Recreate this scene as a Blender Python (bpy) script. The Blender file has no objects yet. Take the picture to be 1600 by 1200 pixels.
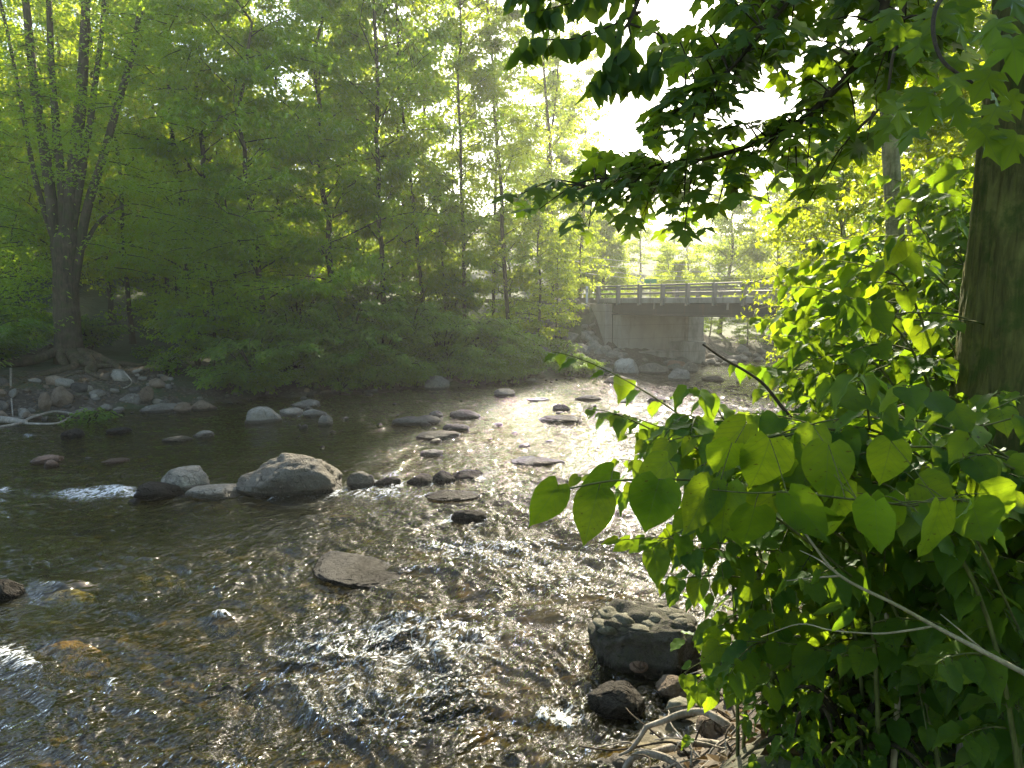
import bpy, bmesh, math, random
import numpy as np
from mathutils import Vector, Matrix

random.seed(7)
SC = bpy.context.scene
COL = SC.collection
R = math.radians

# ------------------------------------------------------------------ camera model
CAM_H, FPX = 3.0, 1186.0
PITCH = math.atan(127 / FPX)
def ray(px, py):
    x, y, z = (px - 800), (600 - py), FPX
    c, s = math.cos(PITCH), math.sin(PITCH)
    return np.array([x, z * c + y * s, y * c - z * s])
def at(px, py, Y):
    """point of the place at forward distance Y seen at that spot of the photo"""
    d = ray(px, py); return np.array([0, 0, CAM_H]) + d * (Y / d[1])
def onz(px, py, Z=0.0):
    d = ray(px, py); return np.array([0, 0, CAM_H]) + d * ((Z - CAM_H) / d[2])
def project(P):
    P = np.asarray(P, float) - np.array([0, 0, CAM_H])
    c, s = math.cos(PITCH), math.sin(PITCH)
    f = P[..., 1] * c - P[..., 2] * s; u = P[..., 1] * s + P[..., 2] * c
    return 800 + FPX * P[..., 0] / f, 600 - FPX * u / f, f

# ------------------------------------------------------------------ noise
def _hash(ix, iy, iz, seed):
    with np.errstate(over='ignore'):
        n = (ix.astype(np.int64) * 374761393 + iy.astype(np.int64) * 668265263 + iz.astype(np.int64) * 1440662683 + seed * 982451653) & 0xFFFFFFFF
        n = ((n ^ (n >> 13)) * 1274126177) & 0xFFFFFFFF
        n = ((n ^ (n >> 16)) * 2246822519) & 0xFFFFFFFF
        n = n ^ (n >> 15)
    return (n & 0xFFFFFF) / float(0xFFFFFF)
def vnoise(x, y, z=None, seed=0):
    x = np.asarray(x, float); y = np.asarray(y, float)
    z = np.zeros_like(x) if z is None else np.asarray(z, float)
    xi, yi, zi = np.floor(x), np.floor(y), np.floor(z)
    fx, fy, fz = x - xi, y - yi, z - zi
    fx = fx * fx * fx * (fx * (fx * 6 - 15) + 10); fy = fy * fy * fy * (fy * (fy * 6 - 15) + 10); fz = fz * fz * (3 - 2 * fz)
    def L(dx, dy, dz): return _hash(xi + dx, yi + dy, zi + dz, seed)
    a = L(0,0,0) * (1-fx) + L(1,0,0) * fx; b = L(0,1,0) * (1-fx) + L(1,1,0) * fx
    c = a * (1-fy) + b * fy
    if np.all(fz == 0): return c
    a = L(0,0,1) * (1-fx) + L(1,0,1) * fx; b = L(0,1,1) * (1-fx) + L(1,1,1) * fx
    return c * (1-fz) + (a * (1-fy) + b * fy) * fz
def fbm(x, y, z=None, seed=0, octs=4, gain=0.5):
    s, a, t = 0, 1.0, 0
    f = 1.0
    for o in range(octs):
        s = s + a * vnoise(np.asarray(x) * f, np.asarray(y) * f, None if z is None else np.asarray(z) * f, seed + o * 17)
        t += a; a *= gain; f *= 2.03
    return s / t
def sstep(a, b, x):
    t = np.clip((x - a) / (b - a), 0, 1); return t * t * (3 - 2 * t)

# ------------------------------------------------------------------ mesh helpers
def mesh(name, V, F, uv=None, smooth=True, attr=None):
    V = np.asarray(V, np.float32)
    F = [np.asarray(f, np.int32) for f in (F if isinstance(F, list) else [F]) if len(f)]
    me = bpy.data.meshes.new(name)
    me.vertices.add(len(V)); me.vertices.foreach_set('co', V.ravel())
    loops = np.concatenate([f.ravel() for f in F])
    sizes = np.concatenate([np.full(len(f), f.shape[1], np.int32) for f in F])
    starts = np.concatenate([[0], np.cumsum(sizes)[:-1]]).astype(np.int32)
    me.loops.add(len(loops)); me.loops.foreach_set('vertex_index', loops)
    me.polygons.add(len(sizes)); me.polygons.foreach_set('loop_start', starts)
    me.polygons.foreach_set('loop_total', sizes)
    me.polygons.foreach_set('use_smooth', np.full(len(sizes), smooth, bool))
    if uv is not None:
        l = me.uv_layers.new(name='UVMap')
        l.data.foreach_set('uv', np.asarray(uv, np.float32)[loops].ravel())
    if attr:
        for k, v in attr.items():
            a = me.attributes.new(k, 'FLOAT', 'POINT'); a.data.foreach_set('value', np.asarray(v, np.float32))
    me.update(); me.validate()
    return me
class MB:
    def __init__(s): s.V, s.F, s.n, s.UV = [], [], 0, []
    def add(s, V, F, uv=None):
        V = np.asarray(V, float)
        for f in (F if isinstance(F, list) else [F]): s.F.append(np.asarray(f, np.int64) + s.n)
        s.V.append(V); s.n += len(V)
        if uv is not None: s.UV.append(uv)
        return s
    def mesh(s, name, smooth=True):
        f3 = [f for f in s.F if f.shape[1] == 3]; f4 = [f for f in s.F if f.shape[1] == 4]
        F = ([np.concatenate(f3)] if f3 else []) + ([np.concatenate(f4)] if f4 else [])
        return mesh(name, np.concatenate(s.V), F, np.concatenate(s.UV) if s.UV else None, smooth)
    def box(s, lo, hi, M=None):
        x0, y0, z0 = lo; x1, y1, z1 = hi
        V = np.array([[x0,y0,z0],[x1,y0,z0],[x1,y1,z0],[x0,y1,z0],[x0,y0,z1],[x1,y0,z1],[x1,y1,z1],[x0,y1,z1]], float)
        if M is not None: V = V @ M[0].T + M[1]
        return s.add(V, np.array([[3,2,1,0],[4,5,6,7],[0,1,5,4],[1,2,6,5],[2,3,7,6],[3,0,4,7]]))
    def tube(s, path, rad, n=6, rough=0.0, seed=0):
        P = np.asarray(path, float); m = len(P)
        rad = np.broadcast_to(np.asarray(rad, float), (m,))
        T = np.gradient(P, axis=0); T /= np.linalg.norm(T, axis=1, keepdims=True) + 1e-9
        up = np.array([0, 0, 1.0]) if abs(T[0, 2]) < 0.9 else np.array([1.0, 0, 0])
        A = np.empty_like(P); a = np.cross(T[0], up); a /= np.linalg.norm(a)
        for i in range(m):
            a = a - T[i] * a.dot(T[i]); a /= np.linalg.norm(a) + 1e-9; A[i] = a
        B = np.cross(T, A)
        th = np.linspace(0, 2 * math.pi, n, endpoint=False)
        rr = rad[:, None] * np.ones(n)[None]
        if rough:
            L = np.linspace(0, 1, m)[:, None] * np.ones(n)[None] * m * 0.35
            rr = rr * (1 + rough * (fbm(np.cos(th)[None] * 1.7 + L * 0, L * .6, np.sin(th)[None] * 1.7 + L * 0, seed, 3) - .5) * 2)
        V = P[:, None, :] + rr[..., None] * (np.cos(th)[None, :, None] * A[:, None] + np.sin(th)[None, :, None] * B[:, None])
        i = np.arange(m - 1)[:, None] * n; j = np.arange(n)[None]; k = (j + 1) % n
        F = np.stack([i + j, i + k, i + n + k, i + n + j], -1).reshape(-1, 4)
        V = np.concatenate([V.reshape(-1, 3), P[-1:] + T[-1:] * rad[-1]])
        e = (m - 1) * n; jj = np.arange(n)
        return s.add(V, [F, np.stack([e + jj, e + (jj + 1) % n, np.full(n, m * n)], -1)])
def bez(a, b, c, d, n=10):
    t = np.linspace(0, 1, n)[:, None]
    a, b, c, d = map(np.asarray, (a, b, c, d))
    return (1-t)**3*a + 3*(1-t)**2*t*b + 3*(1-t)*t*t*c + t**3*d
def poly(pts, n):
    """smooth path through points (Catmull-Rom)"""
    P = np.asarray(pts, float); P = np.vstack([2*P[0]-P[1], P, 2*P[-1]-P[-2]])
    out = []
    segs = len(P) - 3
    for q in np.linspace(0, segs - 1e-6, n):
        i = int(q); t = q - i; a, b, c, d = P[i:i+4]
        out.append(.5*((2*b)+(-a+c)*t+(2*a-5*b+4*c-d)*t*t+(-a+3*b-3*c+d)*t**3))
    return np.array(out)

# leaf templates: x across, y along, z up ; uv
T_DIA = (np.array([[0,0,0],[-.5,.42,.1],[0,1,-.06],[.5,.42,.1]], float), np.array([[0,3,2],[0,2,1]]))
T_TRI = (np.array([[0,0,0],[-.52,.38,-.02],[-.2,.5,.07],[0,1,-.1],[.2,.5,.07],[.52,.38,-.02]], float), np.array([[0,2,1],[0,3,2],[0,4,3],[0,5,4]]))
def _ovate(curve=.22, fold=.16, wav=0.03):
    t = np.array([0,.05,.15,.28,.42,.56,.7,.82,.91,1.0]); w = np.array([.20,.36,.47,.5,.47,.4,.28,.15,.06,.0])
    V, UV = [], []
    for i, (a, b) in enumerate(zip(t, w)):
        for k, u in enumerate((-1, -.5, 0, .5, 1)):
            back = -.07 * abs(u) * (1 - a) ** 6 * 1.6
            V.append((u * b, a + back, fold * abs(u) * b * 2 * .5 - curve * a * a + wav * math.sin(i * 2.1 + k) * abs(u)))
            UV.append((u * b + .5, a))
    F = []
    for i in range(len(t) - 1):
        for k in range(4):
            p = i * 5 + k; F.append((p, p + 1, p + 6, p + 5))
    return np.array(V), np.array(F), np.array(UV)
T_OV = _ovate()
T_OV2 = _ovate(.45, .3, .05)
T_OV3 = _ovate(-.08, .12, .05)
def _ellip():
    t = np.array([0,.12,.3,.5,.7,.88,1.0]); w = np.array([.02,.16,.24,.26,.22,.1,0])
    V, UV, F = [], [], []
    for a, b in zip(t, w):
        for u in (-1, 0, 1): V.append((u*b, a, .18*abs(u)*b - .2*a*a)); UV.append((u*b+.5, a))
    for i in range(6):
        for k in range(2):
            p = i*3+k; F.append((p, p+1, p+4, p+3))
    return np.array(V), np.array(F), np.array(UV)
T_EL = _ellip()
def _maple(droop=.22):
    h = [(.0,.0),(.12,-.06),(.26,-.05),(.44,.02),(.36,.1),(.33,.17),(.45,.25),(.66,.44),(.52,.45),(.44,.5),(.3,.46),(.2,.45),(.2,.56),(.3,.7),(.19,.72),(.13,.82),(0,1.04)]
    L = [(-x, y) for x, y in h[1:-1]][::-1]
    O = h + L
    c = (0, .27)
    V = [(c[0], c[1], .03)] + [(x, y, -droop * ((x*1.1)**2 + max(0, y - .3)**2 * .8) + .03*math.sin(17*x+9*y)) for x, y in O]
    n = len(O)
    F = [(0, 1 + i, 1 + (i + 1) % n) for i in range(n)]
    return np.array(V), np.array(F), np.array([(v[0] + .5, v[1]) for v in V])
T_MA = _maple(.2); T_MA2 = _maple(.5)
def nrm(a): return a / (np.linalg.norm(a, axis=-1, keepdims=True) + 1e-9)
def leaves(mb, P, D, N, L, W, T):
    P, D, N = np.asarray(P, float), nrm(np.asarray(D, float)), np.asarray(N, float)
    X = nrm(np.cross(D, N)); N = np.cross(X, D)
    L = np.broadcast_to(np.asarray(L, float), (len(P),)); W = np.broadcast_to(np.asarray(W, float), (len(P),))
    t = T[0]; k = len(t)
    V = (P[:, None] + X[:, None] * (t[None, :, 0:1] * W[:, None, None]) + D[:, None] * (t[None, :, 1:2] * L[:, None, None])
         + N[:, None] * (t[None, :, 2:3] * L[:, None, None]))
    F = (T[1][None] + (np.arange(len(P)) * k)[:, None, None]).reshape(-1, T[1].shape[1])
    uv = np.tile(T[2], (len(P), 1)) if len(T) > 2 else None
    mb.add(V.reshape(-1, 3), F, uv)

# ------------------------------------------------------------------ objects
def tag(o, label=None, cat=None, group=None, kind=None):
    if label: o['label'] = label
    if cat: o['category'] = cat
    if group: o['group'] = group
    if kind: o['kind'] = kind
    return o
def empty(name, loc=(0,0,0), rz=0, **k):
    o = bpy.data.objects.new(name, None); COL.objects.link(o); o.empty_display_size = .2
    o.location = loc; o.rotation_euler = (0, 0, rz); return tag(o, **k)
def obj(name, me, mat=None, parent=None, **k):
    o = bpy.data.objects.new(name, me); COL.objects.link(o)
    if mat is not None and not me.materials: me.materials.append(mat)
    if parent is not None: o.parent = parent
    return tag(o, **k)
def copy_tree(o, parent=None):
    c = o.copy(); COL.objects.link(c); c.parent = parent
    for ch in [x for x in ALLCH(o)]: copy_tree(ch, c)
    return c
def ALLCH(o): return list(o.children)

# ------------------------------------------------------------------ materials
class NT:
    def __init__(s, name):
        s.m = bpy.data.materials.new(name); s.m.use_nodes = True; s.t = s.m.node_tree; s.t.nodes.clear()
        s.out = s.n('ShaderNodeOutputMaterial')
    def n(s, ty, ins=None, **props):
        nd = s.t.nodes.new(ty)
        for k, v in props.items(): setattr(nd, k, v)
        for k, v in (ins or {}).items():
            if hasattr(v, 'is_output'): s.t.links.new(v, nd.inputs[k])
            else: nd.inputs[k].default_value = v
        return nd
    def mix(s, fac, a, b, blend='MIX'):
        nd = s.n('ShaderNodeMix', data_type='RGBA', blend_type=blend)
        for i, v in ((0, fac), (6, a), (7, b)):
            if hasattr(v, 'is_output'): s.t.links.new(v, nd.inputs[i])
            else: nd.inputs[i].default_value = (*v, 1) if isinstance(v, tuple) and len(v) == 3 else v
        return nd.outputs[2]
    def math(s, op, a, b=0.0, clamp=False):
        return s.n('ShaderNodeMath', {0: a, 1: b}, operation=op, use_clamp=clamp).outputs[0]
    def ramp(s, fac, stops):
        nd = s.n('ShaderNodeValToRGB', {0: fac}); cr = nd.color_ramp
        while len(cr.elements) < len(stops): cr.elements.new(.5)
        for e, (p, c) in zip(cr.elements, stops): e.position = p; e.color = (*c, 1) if len(c) == 3 else c
        return nd.outputs[0]
    def noise(s, scale, detail=4, rough=.55, vec=None, dist=0):
        ins = {'Scale': scale, 'Detail': detail, 'Roughness': rough, 'Distortion': dist}
        if vec is not None: ins['Vector'] = vec
        return s.n('ShaderNodeTexNoise', ins).outputs[0]
    def coord(s, which='Object', scale=(1,1,1)):
        c = s.n('ShaderNodeTexCoord').outputs[which]
        return s.n('ShaderNodeMapping', {'Vector': c, 'Scale': scale}).outputs[0]
    def wpos(s, scale=(1,1,1)):
        return s.n('ShaderNodeMapping', {'Vector': s.n('ShaderNodeNewGeometry').outputs['Position'], 'Scale': scale}).outputs[0]
    def bump(s, h, strength=.5, dist=.02, normal=None):
        ins = {'Height': h, 'Strength': strength, 'Distance': dist}
        if normal is not None: ins['Normal'] = normal
        return s.n('ShaderNodeBump', ins).outputs[0]
    def done(s, sh): s.t.links.new(sh, s.out.inputs[0]); return s.m

def leaf_mat(name, dif_a, dif_b, tr_a, tr_b, gloss=.06, veins=False, palm=False, rough=.4, tfac=.5):
    k = NT(name)
    g = k.n('ShaderNodeNewGeometry'); oi = k.n('ShaderNodeObjectInfo')
    r = k.math('ADD', k.math('MULTIPLY', g.outputs['Random Per Island'], .65), k.math('MULTIPLY', oi.outputs['Random'], .35))
    d = k.mix(r, dif_a, dif_b); t = k.mix(r, tr_a, tr_b)
    nor = None
    if veins:
        uv = k.n('ShaderNodeUVMap').outputs[0]; sp = k.n('ShaderNodeSeparateXYZ', {0: uv})
        ax = k.math('ABSOLUTE', k.math('SUBTRACT', sp.outputs[0], .5))
        q = k.math('FRACT', k.math('MULTIPLY', k.math('SUBTRACT', sp.outputs[1], k.math('MULTIPLY', ax, .75)), 8.0))
        if palm:
            cxx = k.math('SUBTRACT', sp.outputs[0], .5); ang = k.math('ARCTAN2', cxx, sp.outputs[1]); rr_ = k.math('SQRT', k.math('ADD', k.math('MULTIPLY', cxx, cxx), k.math('MULTIPLY', sp.outputs[1], sp.outputs[1])))
            dd_ = k.math('MINIMUM', k.math('ABSOLUTE', k.math('SUBTRACT', k.math('ABSOLUTE', ang), .98)), k.math('ABSOLUTE', k.math('SUBTRACT', k.math('ABSOLUTE', ang), 1.5)))
            side = k.math('LESS_THAN', k.math('MULTIPLY', dd_, rr_), .010)
        else: side = k.math('LESS_THAN', k.math('ABSOLUTE', k.math('SUBTRACT', q, .5)), .055)
        midr = k.math('LESS_THAN', ax, .012)
        v = k.math('MAXIMUM', k.math('MULTIPLY', side, .8), midr)
        d = k.mix(k.math('MULTIPLY', v, .5), d, (.20, .26, .10))
        t = k.mix(k.math('MULTIPLY', v, .45), t, tuple(x * .5 for x in tr_a))
        nz = k.noise(60, 2)
        mott = k.noise(9, 3)
        d = k.mix(k.math('MULTIPLY', mott, .35), d, tuple(x * .6 for x in dif_a))
        spot = k.ramp(k.noise(38, 3, .6), [(.66, (0,0,0)), (.70, (1,1,1))])
        d = k.mix(k.math('MULTIPLY', spot, .8), d, (.10, .06, .02)); t = k.mix(k.math('MULTIPLY', spot, .8), t, (.10, .07, .01))
        t = k.mix(k.math('MULTIPLY', k.ramp(k.noise(14, 3), [(.4, (0,0,0)), (.65, (1,1,1))]), .35), t, tuple(x * .7 for x in tr_a))
        h = k.math('ADD', k.math('MULTIPLY', v, -.6), k.math('MULTIPLY', nz, .4))
        nor = k.bump(h, .35, .004)
    ins = {'Color': d}; ins2 = {'Color': t}; ins3 = {'Roughness': rough}
    if nor is not None: ins['Normal'] = nor; ins3['Normal'] = nor
    a = k.n('ShaderNodeBsdfDiffuse', ins).outputs[0]; b = k.n('ShaderNodeBsdfTranslucent', ins2).outputs[0]
    m = k.n('ShaderNodeMixShader', {0: tfac, 1: a, 2: b}).outputs[0]
    fr = k.n('ShaderNodeFresnel', {'IOR': 1.4}).outputs[0]
    gl = k.n('ShaderNodeBsdfGlossy', {**ins3, 'Color': (.9, .95, 1, 1)}).outputs[0]
    return k.done(k.n('ShaderNodeMixShader', {0: k.math('MULTIPLY', fr, gloss * 8), 1: m, 2: gl}).outputs[0])

M = {}
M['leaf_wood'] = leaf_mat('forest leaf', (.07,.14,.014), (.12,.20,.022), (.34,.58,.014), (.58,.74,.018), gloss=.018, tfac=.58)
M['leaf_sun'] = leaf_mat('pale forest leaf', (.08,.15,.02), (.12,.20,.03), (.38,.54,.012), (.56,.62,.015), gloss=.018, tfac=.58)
M['leaf_shrub'] = leaf_mat('shrub leaf', (.085,.15,.035), (.12,.19,.05), (.28,.48,.03), (.42,.58,.035), gloss=.03, tfac=.55)
M['leaf_knot'] = leaf_mat('knotweed leaf', (.03,.09,.016), (.10,.17,.025), (.15,.31,.010), (.48,.62,.016), veins=True, gloss=.018, tfac=.55)
M['leaf_maple'] = leaf_mat('maple leaf', (.035,.085,.02), (.06,.115,.025), (.26,.44,.014), (.50,.64,.018), gloss=.03, tfac=.58, veins=True, palm=True)
M['leaf_cherry'] = leaf_mat('cherry leaf', (.035,.085,.022), (.055,.11,.025), (.20,.36,.018), (.34,.48,.02), gloss=.04)
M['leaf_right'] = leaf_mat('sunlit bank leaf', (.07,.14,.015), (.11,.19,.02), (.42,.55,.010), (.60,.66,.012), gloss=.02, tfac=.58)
M['leaf_herb'] = leaf_mat('herb leaf', (.04,.10,.02), (.09,.15,.03), (.20,.38,.015), (.38,.50,.02), gloss=.03)

def bark_mat(name, a, b, scale=1.0, moss=0.0, bump=.8):
    k = NT(name)
    v = k.coord('Object', (1, 1, .16)); v2 = k.coord('Object')
    n1 = k.noise(22 * scale, 6, .65, v, .6); n2 = k.noise(3 * scale, 3, .6, v2)
    c = k.mix(k.ramp(n1, [(.32, (0,0,0)), (.68, (1,1,1))]), a, b)
    c = k.mix(k.math('MULTIPLY', k.ramp(n2, [(.5, (0,0,0)), (.7, (1,1,1))]), .4), c, tuple(min(1, x * 1.8) for x in b))
    if moss:
        n3 = k.noise(5 * scale, 5, .7, v2)
        c = k.mix(k.math('MULTIPLY', k.ramp(n3, [(.48, (0,0,0)), (.6, (1,1,1))]), moss), c, (.05, .08, .015))
    p = k.n('ShaderNodeBsdfPrincipled', {'Base Color': c, 'Roughness': .9, 'Normal': k.bump(n1, bump, .03)})
    p.inputs['Specular IOR Level'].default_value = .2
    return k.done(p.outputs[0])
M['bark'] = bark_mat('rough grey brown bark', (.03,.023,.015), (.115,.092,.062), 1, .4)
M['bark_dark'] = bark_mat('dark thin bark', (.026,.02,.012), (.075,.06,.036), 1.5, .3)
M['bark_maple'] = bark_mat('fissured maple bark', (.055,.052,.018), (.17,.165,.05), 1.6, .75, .8)
M['bark_pale'] = bark_mat('mottled pale bark', (.13,.12,.07), (.32,.30,.19), 2.0, .4, .4)
M['twig'] = bark_mat('dark twig bark', (.03,.022,.015), (.07,.055,.035), 3, 0, .3)
M['twig_pale'] = bark_mat('pale dead twig', (.22,.19,.12), (.38,.33,.22), 4, 0, .3)
M['drift'] = bark_mat('weathered driftwood', (.14,.12,.095), (.34,.31,.26), 2, 0, .6)
M['stem'] = bark_mat('green cane', (.06,.07,.02), (.14,.15,.05), 3, 0, .1)

def rock_mat(name, a, b, c, wet=True, lichen=.4, scale=1.0, bd=.07):
    k = NT(name)
    oi = k.n('ShaderNodeObjectInfo').outputs['Random']
    co = k.n('ShaderNodeTexCoord').outputs['Object']
    off = k.n('ShaderNodeVectorMath', {0: co, 1: k.n('ShaderNodeCombineXYZ', {0: k.math('MULTIPLY', oi, 37.0)}).outputs[0]}, operation='ADD').outputs[0]
    n1 = k.noise(2.2 * scale, 6, .65, off, .8); n2 = k.noise(14 * scale, 6, .7, off); n3 = k.noise(60 * scale, 3, .7, off)
    col = k.mix(k.ramp(n1, [(.35, (0,0,0)), (.65, (1,1,1))]), a, b)
    col = k.mix(k.math('MULTIPLY', k.ramp(n2, [(.45, (0,0,0)), (.62, (1,1,1))]), .55), col, c)
    col = k.mix(k.math('MULTIPLY', k.ramp(n3, [(.35, (1,1,1)), (.55, (0,0,0))]), .5), col, tuple(x * .35 for x in a))
    n4 = k.noise(5 * scale, 5, .75, off, 1.5)
    col = k.mix(k.math('MULTIPLY', k.ramp(n4, [(.57, (0,0,0)), (.63, (1,1,1))]), lichen), col, tuple(min(.6, x * 1.7) for x in b))
    br = k.math('ADD', k.math('MULTIPLY', oi, .5), .75)
    col = k.mix(1.0, col, k.n('ShaderNodeCombineColor', {0: br, 1: br, 2: br}).outputs[0], 'MULTIPLY')
    rough = .82
    if wet:   # wet skin just above the waterline
        z = k.n('ShaderNodeSeparateXYZ', {0: k.n('ShaderNodeNewGeometry').outputs['Position']}).outputs[2]
        zz = k.math('SUBTRACT', z, k.math('MULTIPLY', n1, .14))
        w = k.ramp(k.math('MULTIPLY', k.math('ADD', zz, .1), 5.0), [(.42, (1,1,1)), (.62, (0,0,0))])
        col = k.mix(w, col, k.mix(1.0, col, (.33, .31, .28), 'MULTIPLY'))
        rough = k.math('SUBTRACT', .82, k.math('MULTIPLY', w, .5))
    vc = k.n('ShaderNodeTexVoronoi', {'Vector': k.n('ShaderNodeVectorMath', {0: off, 1: k.n('ShaderNodeTexNoise', {'Vector': off, 'Scale': 3.0 * scale}).outputs['Color']}, operation='ADD').outputs[0], 'Scale': 2.4 * scale}, feature='DISTANCE_TO_EDGE').outputs['Distance']
    ck = k.ramp(vc, [(0, (1,1,1)), (.035, (0,0,0))])
    ckm = k.math('MULTIPLY', ck, k.ramp(n4, [(.42, (0,0,0)), (.55, (1,1,1))]))
    col = k.mix(k.math('MULTIPLY', ckm, .75), col, tuple(x * .25 for x in a))
    h = k.math('ADD', k.math('ADD', k.math('MULTIPLY', n1, .7), k.math('MULTIPLY', n2, .8)), k.math('SUBTRACT', k.math('MULTIPLY', n3, .25), k.math('MULTIPLY', ckm, .5)))
    p = k.n('ShaderNodeBsdfPrincipled', {'Base Color': col, 'Roughness': rough, 'Normal': k.bump(h, 1.0, bd / scale)})
    p.inputs['Specular IOR Level'].default_value = .05 if a[0] < .1 else .14
    return k.done(p.outputs[0])
M['rock'] = rock_mat('grey river stone', (.155,.14,.115), (.27,.25,.21), (.20,.17,.13))
M['rock_pale'] = rock_mat('pale river stone', (.195,.18,.15), (.32,.295,.25), (.23,.195,.145))
M['rock_slab'] = rock_mat('grained wet slab', (.075,.07,.06), (.13,.12,.105), (.10,.09,.075), lichen=.2, scale=1.4)
M['rock_grain'] = rock_mat('grey grained slab', (.065,.062,.057), (.115,.11,.10), (.085,.08,.07), lichen=.25, scale=1.4, bd=.05)
M['rock_white'] = rock_mat('bright pale stone', (.32,.30,.27), (.46,.44,.40), (.32,.28,.23), scale=.8)
M['rock_dark'] = rock_mat('dark wet stone', (.034,.030,.025), (.07,.064,.056), (.045,.04,.03), lichen=.15)
M['rock_brown'] = rock_mat('brown stone', (.14,.105,.07), (.24,.19,.14), (.18,.13,.09), lichen=.2)
M['rock_red'] = rock_mat('reddish stone', (.26,.16,.11), (.36,.26,.2), (.30,.2,.15), lichen=.15)
M['rock_ochre'] = rock_mat('ochre submerged stone', (.35,.22,.05), (.50,.36,.10), (.28,.17,.04), wet=False, lichen=.1)
M['rock_olive'] = rock_mat('olive submerged stone', (.22,.20,.07), (.36,.33,.13), (.16,.14,.05), wet=False, lichen=.1)
M['rock_moss'] = rock_mat('mossy cobble', (.12,.11,.085), (.22,.21,.16), (.07,.085,.03), wet=False, lichen=.3, bd=.012)
M['rock_block'] = rock_mat('mossy mortar', (.05,.047,.04), (.11,.10,.085), (.06,.07,.03), lichen=.3, scale=2.0, bd=.05)

# ------------------------------------------------------------------ rocks
def ico(sub):
    bm = bmesh.new(); bmesh.ops.create_icosphere(bm, subdivisions=sub, radius=1)
    V = np.array([v.co for v in bm.verts]); F = np.array([[v.index for v in f.verts] for f in bm.faces]); bm.free()
    return V, F
ICO = {s: ico(s) for s in (2, 3, 4, 5)}
def rock_mesh(name, dims, seed, facets=7, rough=.22, sub=4, flat=.0, hump=None):
    V, F = ICO[sub]; V = V.copy(); rs = np.random.RandomState(seed)
    s = seed * 3.1
    r = 1 + rough * 2 * (fbm(V[:,0]*1.2 + s, V[:,1]*1.2 + 5, V[:,2]*1.2, seed, 3) - .5)
    V *= r[:, None]
    for _ in range(facets):
        n = rs.normal(size=3); n[2] = abs(n[2]) * .8 + .05; n /= np.linalg.norm(n); c = rs.uniform(.62, .9)
        d = V @ n; V -= np.maximum(0, d - c)[:, None] * n * .9
    if flat: V[:,2] = np.where(V[:,2] > flat, flat + (V[:,2] - flat) * .25, V[:,2])
    if hump: V[:,2] *= 1 - hump * np.exp(-((V[:,0] - .05) / .25) ** 2)
    fine = fbm(V[:,0]*4 + s, V[:,1]*4, V[:,2]*4 + 9, seed + 5, 4) - .5
    V += nrm(V) * (fine * .2)[:, None]
    crack = np.abs(fbm(V[:,0]*1.6 + s + 40, V[:,1]*1.6, V[:,2]*2.4, seed + 9, 3) - .5)
    V -= nrm(V) * (sstep(.035, 0, crack) * .05)[:, None]
    m = np.abs(V[:, :3]).max(0); V = V / m * (np.asarray(dims) / 2)
    return mesh(name, V, F, None, True)

ROCKS_IN_WATER = []      # (x, y, halfwidth, height above water)
def px_rock(x0, x1, top, bot, label, mat='rock', seed=1, facets=7, rough=.22, dep=None, rz=0, name='river_rock', cat='rock', flat=0, hump=None, sub=4, Z=0.0, sink=.3, group=None, tilt=0):
    xc = (x0 + x1) / 2; p = onz(xc, bot, Z); D = project(p)[2]
    w = (x1 - x0) * D / FPX; ap = (bot - top) * D / FPX
    e = math.atan2(CAM_H - Z, p[1])
    dep = dep or min(.8 * w, 1.1 * ap / math.sin(e))
    vis = max(.18 * ap, ap - .62 * dep * math.sin(e)) / math.cos(e)
    hz = vis * (1 + sink) * 1.08
    dy = dep / 2 * .82
    u = np.array([p[0], p[1], 0]); u /= np.linalg.norm(u)
    c = p + u * dy; zc = Z + vis - hz / 2 * 1.0
    o = obj(name, rock_mesh(name, (w * 1.04, dep, hz), seed, facets, rough, sub, flat, hump), M[mat], label=label, cat=cat, group=group)
    o.location = (c[0], c[1], zc); o.rotation_euler = (0, tilt, rz - math.atan2(c[0], c[1]))
    if Z < .2: ROCKS_IN_WATER.append((c[0], c[1], w / 2, vis, dep / 2))
    return o

px_rock(376, 550, 692, 775, 'biggest grey boulder standing midstream with a ledge across its face', 'rock', 11, 5, .16, dep=1.3, sub=5, tilt=.06)
px_rock(254, 336, 724, 768, 'smooth pale grey boulder upstream of two lower rocks, white patches on top', 'rock_pale', 12, 5, .14)
px_rock(211, 287, 748, 778, 'dark wet rock beside the white riffle, low and flat topped', 'rock_dark', 13, 6)
px_rock(294, 390, 752, 779, 'long low pale slab wedged against the biggest boulder', 'rock_pale', 14, 6, tilt=.05)
px_rock(543, 585, 731, 763, 'small brown grey rock leaning on the downstream end of the biggest boulder', 'rock', 15, 7)
px_rock(583, 628, 742, 761, 'wet black rock next in the row from the biggest boulder', 'rock_dark', 16)
px_rock(636, 682, 737, 759, 'rounded wet rock with water spilling round it, midway along the boulder row', 'rock_dark', 17)
px_rock(674, 712, 733, 757, 'streaming wet rock with a water sheet over its shoulder', 'rock_dark', 18)
px_rock(706, 756, 731, 752, 'last wet rock of the row, low and brown', 'rock_dark', 19)
px_rock(382, 440, 633, 661, 'pale grey block of a boulder near the wooded bank, cracked face', 'rock_pale', 20, 8)
px_rock(438, 476, 636, 650, 'flat pale stone beside the cracked pale boulder', 'rock_pale', 21)
px_rock(455, 502, 621, 638, 'sloping grey slab at the edge of the shrubs', 'rock', 22)
px_rock(474, 512, 638, 652, 'flat grey stone between the sloping slab and the round stone', 'rock', 23)
px_rock(497, 520, 647, 665, 'round dark stone standing alone in sunlit water', 'rock', 24, 3, .1)
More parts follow.
